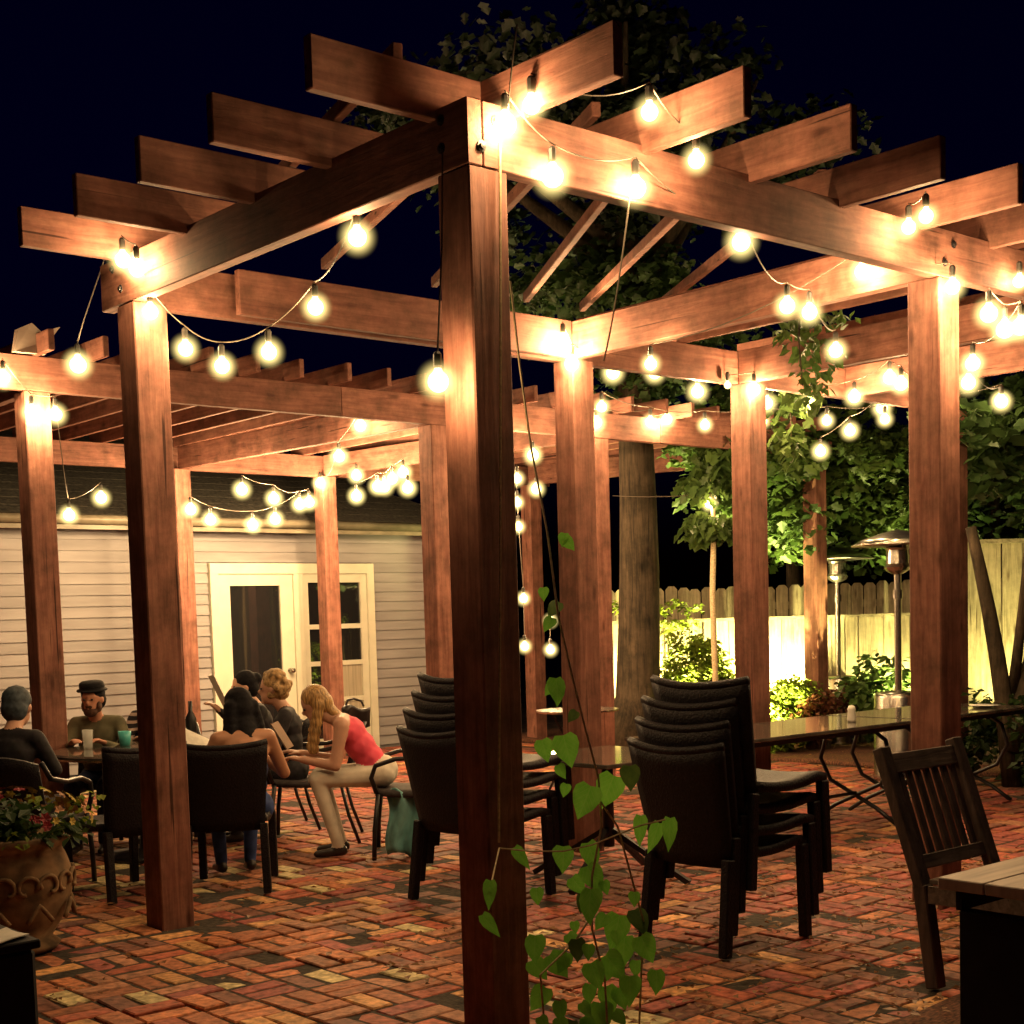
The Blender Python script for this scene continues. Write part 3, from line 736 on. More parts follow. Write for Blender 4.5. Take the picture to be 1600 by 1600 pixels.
mb = MB(); leaves(mb, clumps(22, (.25, -.1, 3.0), (1.0, .8, .5), .3), 45, .14, (1, 1, .8), lobes=True); mb.build('crown', 'leaf_dark', tw)
# branches that reach in over the pergola
br = thing('vine_branch', 'leafy green branch hanging by the right post under the cross beam', 'branch', (4.2, 1.9, 3.45))
mb = MB(); mb.tube([(1.3, .9, .15), (.8, .5, .22), (.3, .1, .12), (-.1, -.2, -.2), (-.2, -.3, -.5)], [.012, .01, .008, .006, .004], 5); mb.build('stem', 'bark', br)
mb = MB(); leaves(mb, [((.75, .2, .1), .22), ((.5, .25, .0), .2), ((.2, .0, -.05), .2), ((.0, -.25, -.3), .18), ((-.12, -.3, -.5), .16)], 44, .09, (1, 1, .9), droop=.8); mb.build('foliage', 'leaf_mid', br)
br = thing('vine_branch', 'bright leaf spray hanging around a globe light left of the right post', 'branch', (5.6, 2.95, 3.05))
mb = MB(); mb.tube([(.5, .5, .45), (.2, .2, .35), (0, 0, .05), (-.05, -.05, -.25)], [.01, .008, .006, .004], 5); mb.build('stem', 'bark', br)
mb = MB(); leaves(mb, [((0, 0, .25), .2), ((.05, 0, .05), .2), ((-.02, 0, -.2), .16), ((.15, .1, .35), .2)], 44, .10, (1, 1, 1), droop=.9, lobes=True); mb.build('foliage', 'leaf_mid', br)

# ------------------------------------------------------------------ fences along the back right
fd = Vector((0.7554, -0.6546, 0)).normalized(); fnm = Vector((-.6546, -.7554, 0)).normalized()   # along, towards the patio
pick = {}
def picket(parent, pos, h, ang, w=.138, pointed=True, name='picket', mat='grey_board_z'):
    k = (round(h, 2), w, pointed)
    if k not in pick:
        mb = MB()
        if pointed:
            out = [(-w / 2, 0), (w / 2, 0), (w / 2, h - .04), (w / 2 - .035, h), (-w / 2 + .035, h), (-w / 2, h - .04)]
        else:
            out = [(-w / 2, 0), (w / 2, 0), (w / 2, h), (-w / 2, h)]
        n_ = len(out)
        mb.add([(x, -.009, z_) for x, z_ in out] + [(x, .009, z_) for x, z_ in out], [tuple(range(n_)), tuple(range(2 * n_ - 1, n_ - 1, -1))] + [(i, n_ + i, n_ + (i + 1) % n_, (i + 1) % n_) for i in range(n_)])
        pick[k] = mb.mesh('picket', mat)
    return link(name, pick[k], parent, pos, ang)
ANG = math.atan2(fd.y, fd.x)
def fence_line(t, start, n, step, h, jit=.02, pointed=True, mat='grey_board_z', w=.138):
    for i in range(n):
        p = Vector(start) + fd * (i * step)
        o = picket(t, p, h + (0 if not jit else round(random.uniform(-1, 1)) * jit), ANG + random.uniform(-.01, .01), pointed=pointed, mat=mat, w=w)
        o.rotation_euler = (0, random.uniform(-.008, .008), ANG)
def rails(t, start, L, zs, off=.03):
    mb = MB()
    for z_ in zs:
        a = Vector(start) + Vector((0, 0, z_)) - fnm * off; mb.obox(a, a + fd * L, .04, .085)
    mb.build('rail', 'grey_board_x', t)
fA = Vector((8.55, 8.15, 0))
pf = thing('board_fence', 'weathered board fence with clipped tops, set back and dim above the lit one', 'fence')
fence_line(pf, fA, 46, .147, 1.84)
rails(pf, fA, 46 * .147, (.35, 1.0, 1.6))
fB = fA + fnm * .75 + fd * .05
lf = thing('low_fence', 'lower board fence glowing in the garden spotlights', 'fence')
fence_line(lf, fB, 42, .147, 1.44, jit=0, pointed=False)
mb = MB(); a = fB + Vector((0, 0, 1.455)) - fd * .1; mb.obox(a, a + fd * 6.3, .11, .035); mb.build('cap_rail', 'grey_board_x', lf)
tp = thing('tall_fence', 'tall pale board screen at the right edge behind the leaning trunks', 'fence')
fence_line(tp, (8.75, 3.55, 0), 14, .2, 2.12, jit=0, pointed=False, w=.192)
mb = MB(); a = Vector((8.65, 3.63, 2.14)); mb.obox(a, a + fd * 2.9, .10, .04); mb.build('cap_rail', 'grey_board_x', tp)

# garden spotlights on the ground
def spot(pos, target, power, label, size=1.25):
    t = thing('garden_spotlight', label, 'spotlight', pos, group='garden spotlights')
    d = (Vector(target) - Vector(pos)).normalized()
    mb = MB(); mb.tube([(0, 0, -.02), (0, 0, .12)], .012, 6); mb.build('stake', 'black_metal', t)
    mb = MB(); c = Vector((0, 0, .15)); mb.tube([c - d * .05, c + d * .03, c + d * .06], [.028, .042, .05], 10, cap=False); mb.build('housing', 'black_metal', t)
    ld = bpy.data.lights.new('spot_lamp', 'SPOT'); ld.energy = power; ld.color = (1.0, .88, .30); ld.spot_size = size; ld.spot_blend = .8; ld.shadow_soft_size = .03
    lo = bpy.data.objects.new('spot_lamp', ld); COL.objects.link(lo); lo.parent = t
    lo.location = c + d * .07
    lo.rotation_euler = d.to_track_quat('-Z', 'Y').to_euler()
for (k, tgt, pw, lab) in ((.45, 1.0, 950, 'garden spotlight at the fence behind the ivy covered shrub'), (1.55, .85, 1050, 'garden spotlight at the fence behind the low yellow green shrub'), (2.25, .95, 850, 'garden spotlight at the fence behind the reddish shrub'), (3.25, 1.1, 1050, 'garden spotlight at the fence behind the green shrub by the heaters')):
    p = fB + fd * k + fnm * .42
    q = fB + fd * (k + .05)
    spot((p.x, p.y, .22), (q.x, q.y, tgt), pw, lab, 2.3)
for (k, kk, tz, pw, lab) in ((.75, 1.0, 1.0, 3000, 'garden spotlight low in front of the ivy covered shrub'), (1.45, 1.85, .55, 2600, 'garden spotlight low in front of the yellow green shrub'), (3.3, 2.95, .7, 1000, 'garden spotlight low in front of the green shrub by the heaters')):
    p = fB + fd * k + fnm * 1.45
    q = fB + fd * kk + fnm * .8
    spot((p.x, p.y, .03), (q.x, q.y, tz), pw, lab, 1.0)
spot((8.55, 2.75, .02), (9.3, 3.1, 1.4), 380, 'garden spotlight shining up the tall boards at the right edge', 1.6)

# ------------------------------------------------------------------ shrubs
def shrub(name, label, c, r, ncl, per, size, leaf, rad=.22, flat=.6, group='shrubs along the fence'):
    t = thing(name, label, 'shrub', (c[0], c[1], 0), group=group)
    mb = MB()
    for i in range(6):
        a = rng.uniform(0, 6.28); mb.tube([(0, 0, -.02), (math.cos(a) * r[0] * .3, math.sin(a) * r[1] * .3, c[2] * .7), (math.cos(a) * r[0] * .6, math.sin(a) * r[1] * .6, c[2] + r[2] * .4)], [.02, .014, .006], 5)
    mb.build('stem', 'bark', t)
    mb = MB(); leaves(mb, clumps(ncl, (0, 0, c[2]), r, rad), per, size, (1, 1, .8), flat=flat); mb.build('foliage', leaf, t)
    return t
shrub('shrub', 'bright ivy covered shrub against the left end of the lit fence', (8.34, 6.38, .70), (.48, .24, .66), 50, 130, .075, 'leaf_yellow', .18)
shrub('shrub', 'low yellow green ground shrub between the two middle posts', (9.02, 5.70, .40), (.58, .26, .42), 44, 120, .07, 'leaf_yellow', .18)
shrub('shrub', 'dark green broad leaved shrub beside the patio heater', (9.80, 5.05, .56), (.55, .26, .40), 34, 46, .12, 'leaf_mid', .22)
shrub('shrub', 'reddish brown low shrub in front of the green one', (9.30, 5.40, .42), (.42, .24, .26), 28, 50, .07, 'leaf_red', .18)
shrub('shrub', 'dark shrub in the shadow at the right edge', (8.15, 2.25, .50), (.85, .70, .50), 50, 70, .1, 'leaf_dark', .22)
iv = thing('ivy', 'pale ivy running along the fence top left of the middle post', 'climber', fA + fnm * .82 + fd * .1)
mb = MB(); leaves(mb, [((fd * (i * .09) + Vector((0, 0, 1.62 + .05 * math.sin(i * 1.7))))[:], .10) for i in range(12)] + [((fd * (.55 + i * .06) + Vector((0, 0, 1.42)))[:], .16) for i in range(6)], 16, .085, (1, 1, .7)); mb.build('foliage', 'leaf_yellow', iv)
mb = MB(); mb.tube([(fd * (i * .1) + Vector((0, 0, 1.58 + .03 * math.sin(i))))[:] for i in range(11)], .006, 5); mb.tube([(fd * .6)[:], (fd * .62 + Vector((0, 0, .8)))[:], (fd * .6 + Vector((0, 0, 1.58)))[:]], .008, 5); mb.build('stem', 'bark', iv)

# ------------------------------------------------------------------ vine on the corner post
def heart(size, mat):
    o = [(0, 0), (.28, -.06), (.46, .12), (.47, .36), (.34, .66), (.14, .92), (0, 1.12)]
    vs = [(0, .0, 0), (0, .4, .03), (0, .75, .02), (0, 1.12, -.06)]
    R_ = [(x, y, -.10 * abs(x) - .22 * x * x + .10 * math.sin(y * 3.0)) for x, y in o[1:6]]; L_ = [(-x, y, z) for x, y, z in R_]
    vs += R_ + L_
    mb = MB(); mb.add([(x * size, (y) * size, z * size) for x, y, z in vs],
                      [(0, 4, 5, 1), (1, 5, 6), (1, 6, 7, 2), (2, 7, 8, 3), (0, 1, 10, 9), (1, 11, 10), (1, 2, 12, 11), (2, 3, 13, 12)])
    return mb.mesh('leaf', mat, smooth=True)
HV = [heart(1, 'leaf_vine'), heart(1, 'leaf_mid'), heart(1, 'leaf_vine')]
vine = thing('climbing_vine', 'twining vine with bright heart shaped leaves trailing beside the near corner post', 'vine')
mb = MB()
mb.tube([(0.053, -0.15, 2.75), (0.053, -0.188, 2.451), (0.063, -0.226, 2.155), (0.085, -0.275, 1.858), (0.094, -0.311, 1.562), (0.117, -0.354, 1.334), (0.139, -0.391, 1.151), (0.161, -0.428, 0.979), (0.158, -0.442, 0.809), (0.119, -0.426, 0.628), (0.106, -0.433, 0.446), (0.128, -0.47, 0.264), (0.125, -0.484, 0.0)], .0045, 6)
mb.tube([(-0.174, -0.267, 0.752), (-0.09, -0.341, 0.738), (-0.006, -0.414, 0.735), (0.072, -0.479, 0.754), (0.204, -0.587, 0.817), (0.273, -0.644, 0.836)], .003, 5)
mb.tube([(-0.174, -0.267, 0.752), (-.25, -.33, .70), (-.35, -.418, .64)], .003, 5)
mb.tube([(0.16, -0.43, 0.9), (.22, -.46, .8), (.3, -.5, .45), (.26, -.5, 0)], .004, 5)
mb.tube([(0.12, -0.43, 0.5), (.05, -.4, .4), (-.08, -.36, .3), (-.06, -.36, 0)], .004, 5)
mb.build('stem', 'rope', vine)
LV = [(0.017,-0.378,1.294,0.099),(0.110,-0.203,1.070,0.084),(0.111,-0.322,1.076,0.119),(0.085,-0.435,0.903,0.126),(0.295,-0.338,0.911,0.132),(0.297,-0.453,0.968,0.092),(0.246,-0.546,0.792,0.109),(0.433,-0.435,0.733,0.118),(0.411,-0.533,0.759,0.121),(0.053,-0.349,0.693,0.096),(-0.117,-0.319,0.717,0.094),(0.212,-0.329,0.679,0.112),(0.151,-0.402,0.616,0.106),(0.073,-0.461,0.536,0.126),(0.280,-0.376,0.397,0.132),(0.287,-0.496,0.449,0.102),(-0.350,-0.418,0.635,0.099),(-0.355,-0.424,0.532,0.094),(0.226,-0.420,0.283,0.116),(0.254,-0.556,0.366,0.105),(-0.104,-0.362,0.398,0.099),(0.092,-0.265,0.286,0.107),(-0.028,-0.290,0.191,0.101),(0.069,-0.483,0.291,0.099),(0.245,-0.371,0.147,0.108),(0.131,-0.249,1.581,0.069),(0.052,-0.305,1.529,0.059),(0.320,-0.378,0.319,0.118),(0.178,-0.397,0.100,0.116),(0.201,-0.524,0.224,0.100)]  # leaf places and sizes converted beforehand from image pixels at assumed depths
for _ in range(34):
    LV.append((random.uniform(-.1, .34), random.uniform(-.56, -.26), random.uniform(.02, .62) ** 1.1, random.uniform(.045, .09)))
for _ in range(7):
    LV.append((.09 + random.uniform(-.06, .08), -.30 + random.uniform(-.08, .05), random.uniform(.9, 1.9), random.uniform(.035, .07)))
hr = Vector((.7554, -.6546, 0)); tow = Vector((-.6514, -.755, .0))
for i, (x, y, z_, s_) in enumerate(LV):
    o = link('leaf', HV[0 if i % 5 else (1 if i % 2 else 2)], vine)
    a = random.uniform(-.7, .7)
    ydir = (Vector((0, 0, -1)) * math.cos(a) + hr * math.sin(a) + tow * random.uniform(-.1, .35)).normalized()
    nrm = (tow + Vector((random.uniform(-.6, .6), random.uniform(-.6, .6), random.uniform(.1, .8)))).normalized()
    xd = ydir.cross(nrm).normalized(); nrm = xd.cross(ydir)
    M = Matrix.Identity(4)
    for q in range(3): M[q][0] = xd[q]; M[q][1] = ydir[q]; M[q][2] = nrm[q]
    s2 = s_ * .92
    M = M @ Matrix.Diagonal((s2 * (.55 if i in (6, 7, 8, 10, 16, 17) else .95), s2, s2, 1))
    M.translation = Vector((x, y, z_)) - ydir * s2 * .5
    o.matrix_basis = M
mb = MB(); mb.tube([(0.147, -0.008, 3.30), (0.12, -0.012, 2.6), (0.08, -.012, 1.6), (0.045, -.014, .9), (0.034, -0.02, 0.72)], .0048, 5)
tag(mb.build('hanging_cord', 'rope'), 'pale thin cord hanging straight down the face of the near corner post', 'cord')

# ------------------------------------------------------------------ chairs
def wicker_chair(label, loc, rz, group):
    """armless woven stacking chair, local +y is the way it faces"""
    t = thing('wicker_chair', label, 'chair', loc, rz, group)
    mb = MB()
    def seatf(u, v): return ((u - .5) * .50, -.26 + .53 * v, .455 - .03 * math.sin(v * math.pi) + .02 * v + .015 * (2 * u - 1) ** 2 - (.03 if v > .97 else 0))
    mb.slab(seatf, 6, 8, .045); mb.build('seat', 'wicker', t, smooth=True)
    mb = MB()
    def backf(u, v):
        w_ = .47 + .10 * v; x = (u - .5) * w_
        return (x, -.25 - .11 * v - .045 * (1 - (2 * u - 1) ** 2), .40 + .53 * v + .03 * v * (2 * u - 1) ** 2)
    mb.slab(backf, 8, 8, .035); mb.build('backrest', 'wicker', t, smooth=True)
    mb = MB(); mb.tube([backf(i / 8, 1.0) for i in range(9)], .021, 6); mb.build('top_rail', 'wicker', t, smooth=True)
    for sx in (-1, 1):
        mb = MB(); mb.obox((sx * .235, -.28, .44), (sx * .25, -.33, 0), .05, .05, (0, 1, 0)); mb.build('leg', 'wicker', t, bevel=.006)
        mb = MB(); mb.obox((sx * .235, .25, .45), (sx * .235, .27, 0), .05, .05, (0, 1, 0)); mb.build('leg', 'wicker', t, bevel=.006)
    return t
GS = 'stacked wicker chairs'
wc = wicker_chair('bottom wicker chair of the dark stack right of the vine', (1.79, .37, 0), R(-90), GS)
names = ['second wicker chair up in the stack right of the vine', 'third wicker chair up in the stack right of the vine', 'topmost wicker chair of the stack right of the vine']
for i, nm in enumerate(names): dup(wc, (1.79 + .055 * (i + 1), .37 + .012 * (i % 2), .095 * (i + 1)), R(-90 + (i - 1) * 1.2), nm)
for i, nm in enumerate(['bottom wicker chair of the stack behind the near corner post', 'second wicker chair up behind the near corner post', 'third wicker chair up behind the near corner post', 'topmost wicker chair of the stack behind the near corner post']):
    dup(wc, (1.68 + .055 * i, 2.05 + .01 * (i % 2), .095 * i), R(-89 + i * .8), nm)
GD = 'wicker chairs at the dining table'
c_ = dup(wc, (.33, 3.80, 0), R(3), 'empty wicker chair with its back to us behind the left post', GD)
c_.scale = (.92,) * 3
c_ = dup(wc, (.89, 3.47, 0), math.atan2(.80, .6) - math.pi / 2, 'wicker chair under the dark haired woman with bare shoulders', GD); c_.scale = (.92,) * 3

def arm_chair(label, loc, rz):
    t = thing('arm_chair', label, 'chair', loc, rz, 'metal armchairs at the dining table')
    mb = MB(); mb.slab(lambda u, v: ((u - .5) * .50, -.24 + .50 * v, .44 - .02 * math.sin(v * math.pi)), 4, 6, .04); mb.build('seat', 'dark_cushion', t, smooth=True)
    mb = MB(); mb.slab(lambda u, v: ((u - .5) * .48, -.25 - .10 * v - .05 * math.sin(u * math.pi), .46 + .38 * v - .05 * v * (2 * u - 1) ** 2), 6, 5, .025); mb.build('backrest', 'wicker', t, smooth=True)
    for sx in (-1, 1):
        mb = MB(); mb.tube([(sx * .25, -.22, .43), (sx * .26, -.27, .2), (sx * .27, -.34, 0)], .013, 7); mb.build('leg', 'black_metal', t, smooth=True)
        mb = MB(); mb.tube([(sx * .26, .24, .43), (sx * .27, .27, .2), (sx * .27, .28, 0)], .016, 7); mb.build('leg', 'black_metal', t, smooth=True)
        mb = MB(); mb.tube([(sx * .25, -.33, .80), (sx * .28, -.28, .70), (sx * .285, -.1, .665), (sx * .285, .12, .66), (sx * .285, .25, .62), (sx * .28, .28, .54), (sx * .265, .25, .44)], .016, 7); mb.build('armrest', 'black_metal', t, smooth=True)
    return t
PINK = (2.17, 3.69); PINK_A = math.atan2(.62, -.78) - math.pi / 2
ac = arm_chair('metal armchair under the woman in the pink top', (PINK[0] + .17, PINK[1] - .13, 0), PINK_A)

# slatted teak chair at the front right
sc = thing('slatted_chair', 'dark wooden chair with a slatted back at the front right table', 'chair', (1.93, -.86, 0), R(180))
def bk(x, v): return (x, -.10 - .17 * v, .40 + .56 * v)     # local: +y faces the table (world -y)
for sx in (-1, 1):
    mb = MB(); mb.obox((sx * .27, -.03, 0), (sx * .27, -.09, .42), .065, .06, (0, 1, 0)); mb.obox((sx * .27, -.088, .41), (sx * .27, -.285, .97), .065, .05, (0, 1, 0)); mb.build('stile', 'teak_z', sc, bevel=.005)
    mb = MB(); mb.box((sx * .27 - .03, .40, 0), (sx * .27 + .03, .46, .42)); mb.build('leg', 'teak_z', sc, bevel=.005)
mb = MB(); mb.obox((-.237, -.265, .90), (.237, -.265, .90), .03, .085, (0, -.33, .94)); mb.build('top_rail', 'teak_x', sc, bevel=.004)
mb = MB(); mb.obox((-.237, -.125, .50), (.237, -.125, .50), .03, .06, (0, -.33, .94)); mb.build('lower_rail', 'teak_x', sc, bevel=.004)
for i in range(7):
    x = -.195 + i * .065
    mb = MB(); mb.obox((x, -.135, .52), (x, -.252, .87), .034, .018, (0, 1, .3)); mb.build('slat', 'teak_z', sc, bevel=.003)
for i in range(6):
    mb = MB(); mb.box((-.27, -.06 + i * .085, .425), (.27, .015 + i * .085, .445)); mb.build('seat_slat', 'teak_x', sc, bevel=.003)
mb = MB(); mb.box((-.24, .42, .35), (.24, .445, .42)); mb.box((-.295, -.05, .35), (-.27, .42, .42)); mb.box((.27, -.05, .35), (.295, .42, .42)); mb.build('apron', 'teak_x', sc)

# ------------------------------------------------------------------ tables
def hoop_table(label, x0, x1, y0, y1, planks=4):
    t = thing('patio_table', label, 'table', ((x0 + x1) / 2, (y0 + y1) / 2, 0), 0, 'metal hoop leg tables')
    w, d = x1 - x0, y1 - y0
    mb = MB(); mb.box((-w / 2, -d / 2, .715), (w / 2, d / 2, .74)); mb.build('tabletop', 'table_slate', t, bevel=.004)
    mb = MB(); mb.box((-w / 2 + .05, -d / 2 + .04, .68), (w / 2 - .05, -d / 2 + .06, .714)); mb.build('apron', 'black_metal', t); mb = MB(); mb.box((-w / 2 + .05, d / 2 - .06, .68), (w / 2 - .05, d / 2 - .04, .714)); mb.build('apron', 'black_metal', t)
    for sx in (-1, 1):
        mb = MB()
        for sy in (-1, 1):
            c = Vector((sx * (w / 2 - .18), sy * .02, 0))
            pts = [(c.x, sy * .10, .70), (c.x, sy * .26, .60), (c.x, sy * .31, .44), (c.x, sy * .22, .28), (c.x, sy * .04, .20), (c.x, -sy * .18, .10), (c.x, -sy * .34, .0)]
            mb.tube(pts, .016, 7)
        mb.build('leg', 'black_metal', t, smooth=True)
    mb = MB(); mb.tube([(-w / 2 + .18, 0, .2), (w / 2 - .18, 0, .2)], .014, 6); mb.build('stretcher', 'black_metal', t)
    return t
hoop_table('long glossy dark table behind the stacked chairs, lit by the garden', 3.35, 5.5, 1.76, 2.6)
hoop_table('glossy dark table at the right behind the right post with a white plate', 5.56, 7.1, 1.78, 2.62)
bt = thing('bistro_table', 'small square dark table on splayed feet beside the near corner post', 'table', (2.47, 1.87, 0))
mb = MB(); mb.box((-.42, -.42, .715), (.42, .42, .74)); mb.build('tabletop', 'table_slate', bt, bevel=.004)
mb = MB(); mb.tube([(0, 0, .2), (0, 0, .712)], .035, 10); mb.build('pedestal', 'black_metal', bt, smooth=True)
for a in (20, 110, 200, 290):
    c, s_ = math.cos(R(a)), math.sin(R(a))
    mb = MB(); mb.obox((c * .02, s_ * .02, .30), (c * .50, s_ * .50, .015), .035, .03); mb.build('foot', 'black_metal', bt)
gt = thing('glass_side_table', 'small bright metal side table seen between the two centre posts', 'table', (5.35, 5.15, 0))
mb = MB(); mb.lathe([(.0, .70), (.36, .70), (.37, .71), (.37, .72), (.0, .722)], n=20); mb.build('tabletop', 'steel', gt)
for a in (0, 120, 240):
    c, s_ = math.cos(R(a)), math.sin(R(a)); mb = MB(); mb.tube([(c * .25, s_ * .25, .70), (c * .08, s_ * .08, .4), (c * .28, s_ * .28, 0)], .012, 6); mb.build('leg', 'black_metal', gt)
dt = thing('dining_table', 'dark round dining table the diners sit around', 'table', (1.05, 4.90, 0))
mb = MB(); mb.lathe([(.0, .70), (.60, .70), (.62, .715), (.62, .73), (.60, .74), (.0, .741)], n=28); mb.build('tabletop', 'table_slate', dt)
mb = MB(); mb.lathe([(.30, 0), (.28, .03), (.06, .06), (.045, .2), (.045, .6), (.10, .699)], n=14); mb.build('pedestal', 'black_metal', dt, smooth=True)
# tables at the front edges
ft = thing('front_table', 'dark panel sided table with a pale top at the front right corner', 'table', (0.372, -1.66, 0))
for i in range(5):
    mb = MB(); mb.box((0, -.155 - i * .157, .705), (1.35, -.003 - i * .157, .74)); mb.build('plank', 'board_white', ft, bevel=.003)
mb = MB(); mb.box((.04, -.74, .64), (1.31, -.72, .704)); mb.build('apron', 'black_cloth', ft); mb = MB(); mb.box((.04, -.06, .64), (1.31, -.04, .704)); mb.build('apron', 'black_cloth', ft)
for x in (.04, 1.22):
    mb = MB(); mb.box((x, -.34, 0), (x + .05, -.05, .64)); mb.build('leg_panel', 'black_cloth', ft, bevel=.004)
    mb = MB(); mb.box((x, -.74, 0), (x + .05, -.68, .64)); mb.build('leg_panel', 'black_cloth', ft, bevel=.004)
fl = thing('draped_table', 'table under a black cloth at the lower left corner', 'table', (-2.45, .05, 0))
mb = MB()
mb.box((-.56, -.43, .0), (.56, .43, .715)); mb.build('tablecloth', 'black_cloth', fl, bevel=.012)
mb = MB(); mb.box((-.57, -.44, .716), (.57, .44, .74)); mb.build('tabletop', 'black_cloth', fl, bevel=.004)
mb = MB(); mb.slab(lambda u, v: (-.30 + .56 * u, -.42 + .16 * v + .05 * math.sin(u * 7), .7445 + .006 * math.sin(u * 9 + v * 3)), 10, 4, .003)
tag(mb.build('paper_sheet', 'paper', loc=(-2.15, .05, 0)), 'crumpled pale sheet of paper on the black table at the lower left', 'paper')

# ------------------------------------------------------------------ urn with flowers
u = thing('garden_urn', 'weathered terracotta urn with scroll relief at the lower left', 'urn', (-.70, 2.77, 0))
mb = MB(); mb.lathe([(.17, 0), (.19, .03), (.15, .06), (.20, .14), (.255, .28), (.26, .38), (.235, .46), (.215, .50), (.255, .53), (.26, .56), (.22, .565), (.20, .52), (.0, .50)], n=28); mb.build('body', 'terracotta', u, smooth=True)
mb = MB()
for j in range(8):
    a0 = j * math.pi / 4
    for s_ in (-1, 1):
        pts = []
        for q in range(13):
            th = q / 12 * 4.6; rr_ = .012 + .055 * (1 - q / 13)
            a = a0 + s_ * (.14 + rr_ * math.cos(th)) / .25; zz = .33 + rr_ * math.sin(th) * 1.2
            pts.append((math.cos(a) * .266, math.sin(a) * .266, zz))
        mb.tube(pts, .011, 5)
    pts = [(math.cos(a0 + k_ * .06) * .262, math.sin(a0 + k_ * .06) * .262, .25 - .02 * abs(k_)) for k_ in range(-4, 5)]; mb.tube(pts, .012, 5)
mb.build('scroll_relief', 'terracotta', u, smooth=True)
fl_ = thing('flowering_plant', 'mixed flowers and dark foliage planted in the terracotta urn', 'plant', (-.70, 2.77, .5))
mb = MB(); leaves(mb, clumps(26, (0, 0, .13), (.34, .34, .12), .12), 26, .07, (1, 1, .8)); mb.build('foliage', 'leaf_dark', fl_)
mb = MB(); leaves(mb, clumps(7, (.1, -.06, .14), (.32, .3, .12), .07), 12, .05, (1, 1, .8)); mb.build('foliage', 'leaf_yellow', fl_)
fm = {}
for nm in ('petal_red', 'petal_yellow', 'petal_peach'):
    mb = MB()
    for j in range(6):
        a = j * 1.047; c, s_ = math.cos(a), math.sin(a)
        mb.add([(0, 0, 0), (c * .02 - s_ * .014, s_ * .02 + c * .014, .01), (c * .036, s_ * .036, .006), (c * .02 + s_ * .014, s_ * .02 - c * .014, .01)], [(0, 3, 2, 1)])
    fm[nm] = mb.mesh('flower', nm)
for i in range(80):
    d = Vector(rng.normal(0, 1, 3)); d.z = abs(d.z) * .7 + .1; d.normalize()
    nm = 'petal_red' if d.x < .1 and i % 4 else ('petal_yellow' if i % 3 else 'petal_peach')
    o = link('flower', fm[nm], fl_, (d.x * .37, d.y * .37, .12 + d.z * .17)); o.rotation_euler = d.to_track_quat('Z', 'Y').to_euler(); o.scale = [random.uniform(.5, .95)] * 3

# ------------------------------------------------------------------ patio heaters
def heater(label, x, y):
    t = thing('patio_heater', label, 'heater', (x, y, 0), 0, 'steel patio heaters')
    mb = MB(); mb.lathe([(.22, 0), (.23, .03), (.22, .06), (.215, .74), (.20, .78), (.05, .80)], n=20); mb.build('tank_housing', 'steel', t, smooth=True)
    mb = MB(); mb.lathe([(.032, .79), (.032, 1.62), (.045, 1.62), (.045, 1.70), (.032, 1.70), (.032, 1.86)], n=12); mb.build('pole', 'steel', t)
    mb = MB(); mb.lathe([(.05, 1.84), (.10, 1.87), (.12, 1.90), (.10, 1.93), (.095, 2.05), (.105, 2.07), (.06, 2.10)], n=18); mb.build('burner', 'steel', t)
    mb = MB(); mb.lathe([(.40, 2.09), (.405, 2.10), (.30, 2.15), (.15, 2.20), (.03, 2.23), (.0, 2.235)], n=28); mb.build('reflector', 'steel', t, smooth=True)
    for a in (0, 120, 240):
        c, s_ = math.cos(R(a)), math.sin(R(a)); mb = MB(); mb.tube([(c * .09, s_ * .09, 2.05), (c * .12, s_ * .12, 2.14)], .006, 5); mb.build('bracket', 'steel', t)
    return t
heater('tall steel patio heater standing just left of the right post', 7.62, 3.36)
heater('farther steel patio heater partly behind the slim middle post', 9.95, 5.72)

# ------------------------------------------------------------------ small things on the tables
def lathe_thing(name, label, cat, prof, mat, loc, n=14, group=None, smooth=True):
    mb = MB(); mb.lathe(prof, n=n); return tag(mb.build(name, mat, loc=loc, smooth=smooth), label, cat, group)
lathe_thing('plate', 'white plate on the dark table right of the right post', 'plate', [(.0, .002), (.07, .002), (.12, .018), (.125, .02), (.07, .008), (.0, .006)], 'linen', (6.78, 2.0, .741), 20)
lathe_thing('salt_shaker', 'white shaker on the long glossy table', 'shaker', [(.0, 0), (.028, 0), (.032, .02), (.026, .08), (.03, .09), (.02, .115), (.0, .12)], 'linen', (5.1, 2.05, .741))
lathe_thing('drinking_glass', 'clear drinking glass on the dining table by the man in the hat', 'glass', [(.0, 0), (.03, 0), (.038, .13), (.034, .13), (.027, .01), (.0, .01)], 'clear_glass', (.78, 5.18, .742))
lathe_thing('drinking_glass', 'clear drinking glass nearest the dark haired woman', 'glass', [(.0, 0), (.03, 0), (.038, .13), (.034, .13), (.027, .01), (.0, .01)], 'clear_glass', (1.22, 4.68, .742))
lathe_thing('cup', 'turquoise cup on the dining table beside the striped sleeve', 'cup', [(.0, 0), (.035, 0), (.045, .10), (.04, .10), (.03, .01), (.0, .01)], 'cup_teal', (1.05, 5.18, .742))
lathe_thing('wine_bottle', 'dark bottle standing on the dining table', 'bottle', [(.0, 0), (.037, 0), (.038, .18), (.015, .23), (.014, .30), (.0, .30)], 'black_metal', (1.36, 4.80, .742))
mb = MB(); mb.slab(lambda u_, v_: (-.13 + .26 * u_, -.08 + .16 * v_, .16 * (1 - abs(2 * v_ - 1)) * (1 - .8 * u_) + .01), 6, 6, .004)
tag(mb.build('napkin', 'linen', loc=(1.22, 4.50, .742)), 'folded white napkin standing on the dining table left of the dark haired woman', 'napkin')

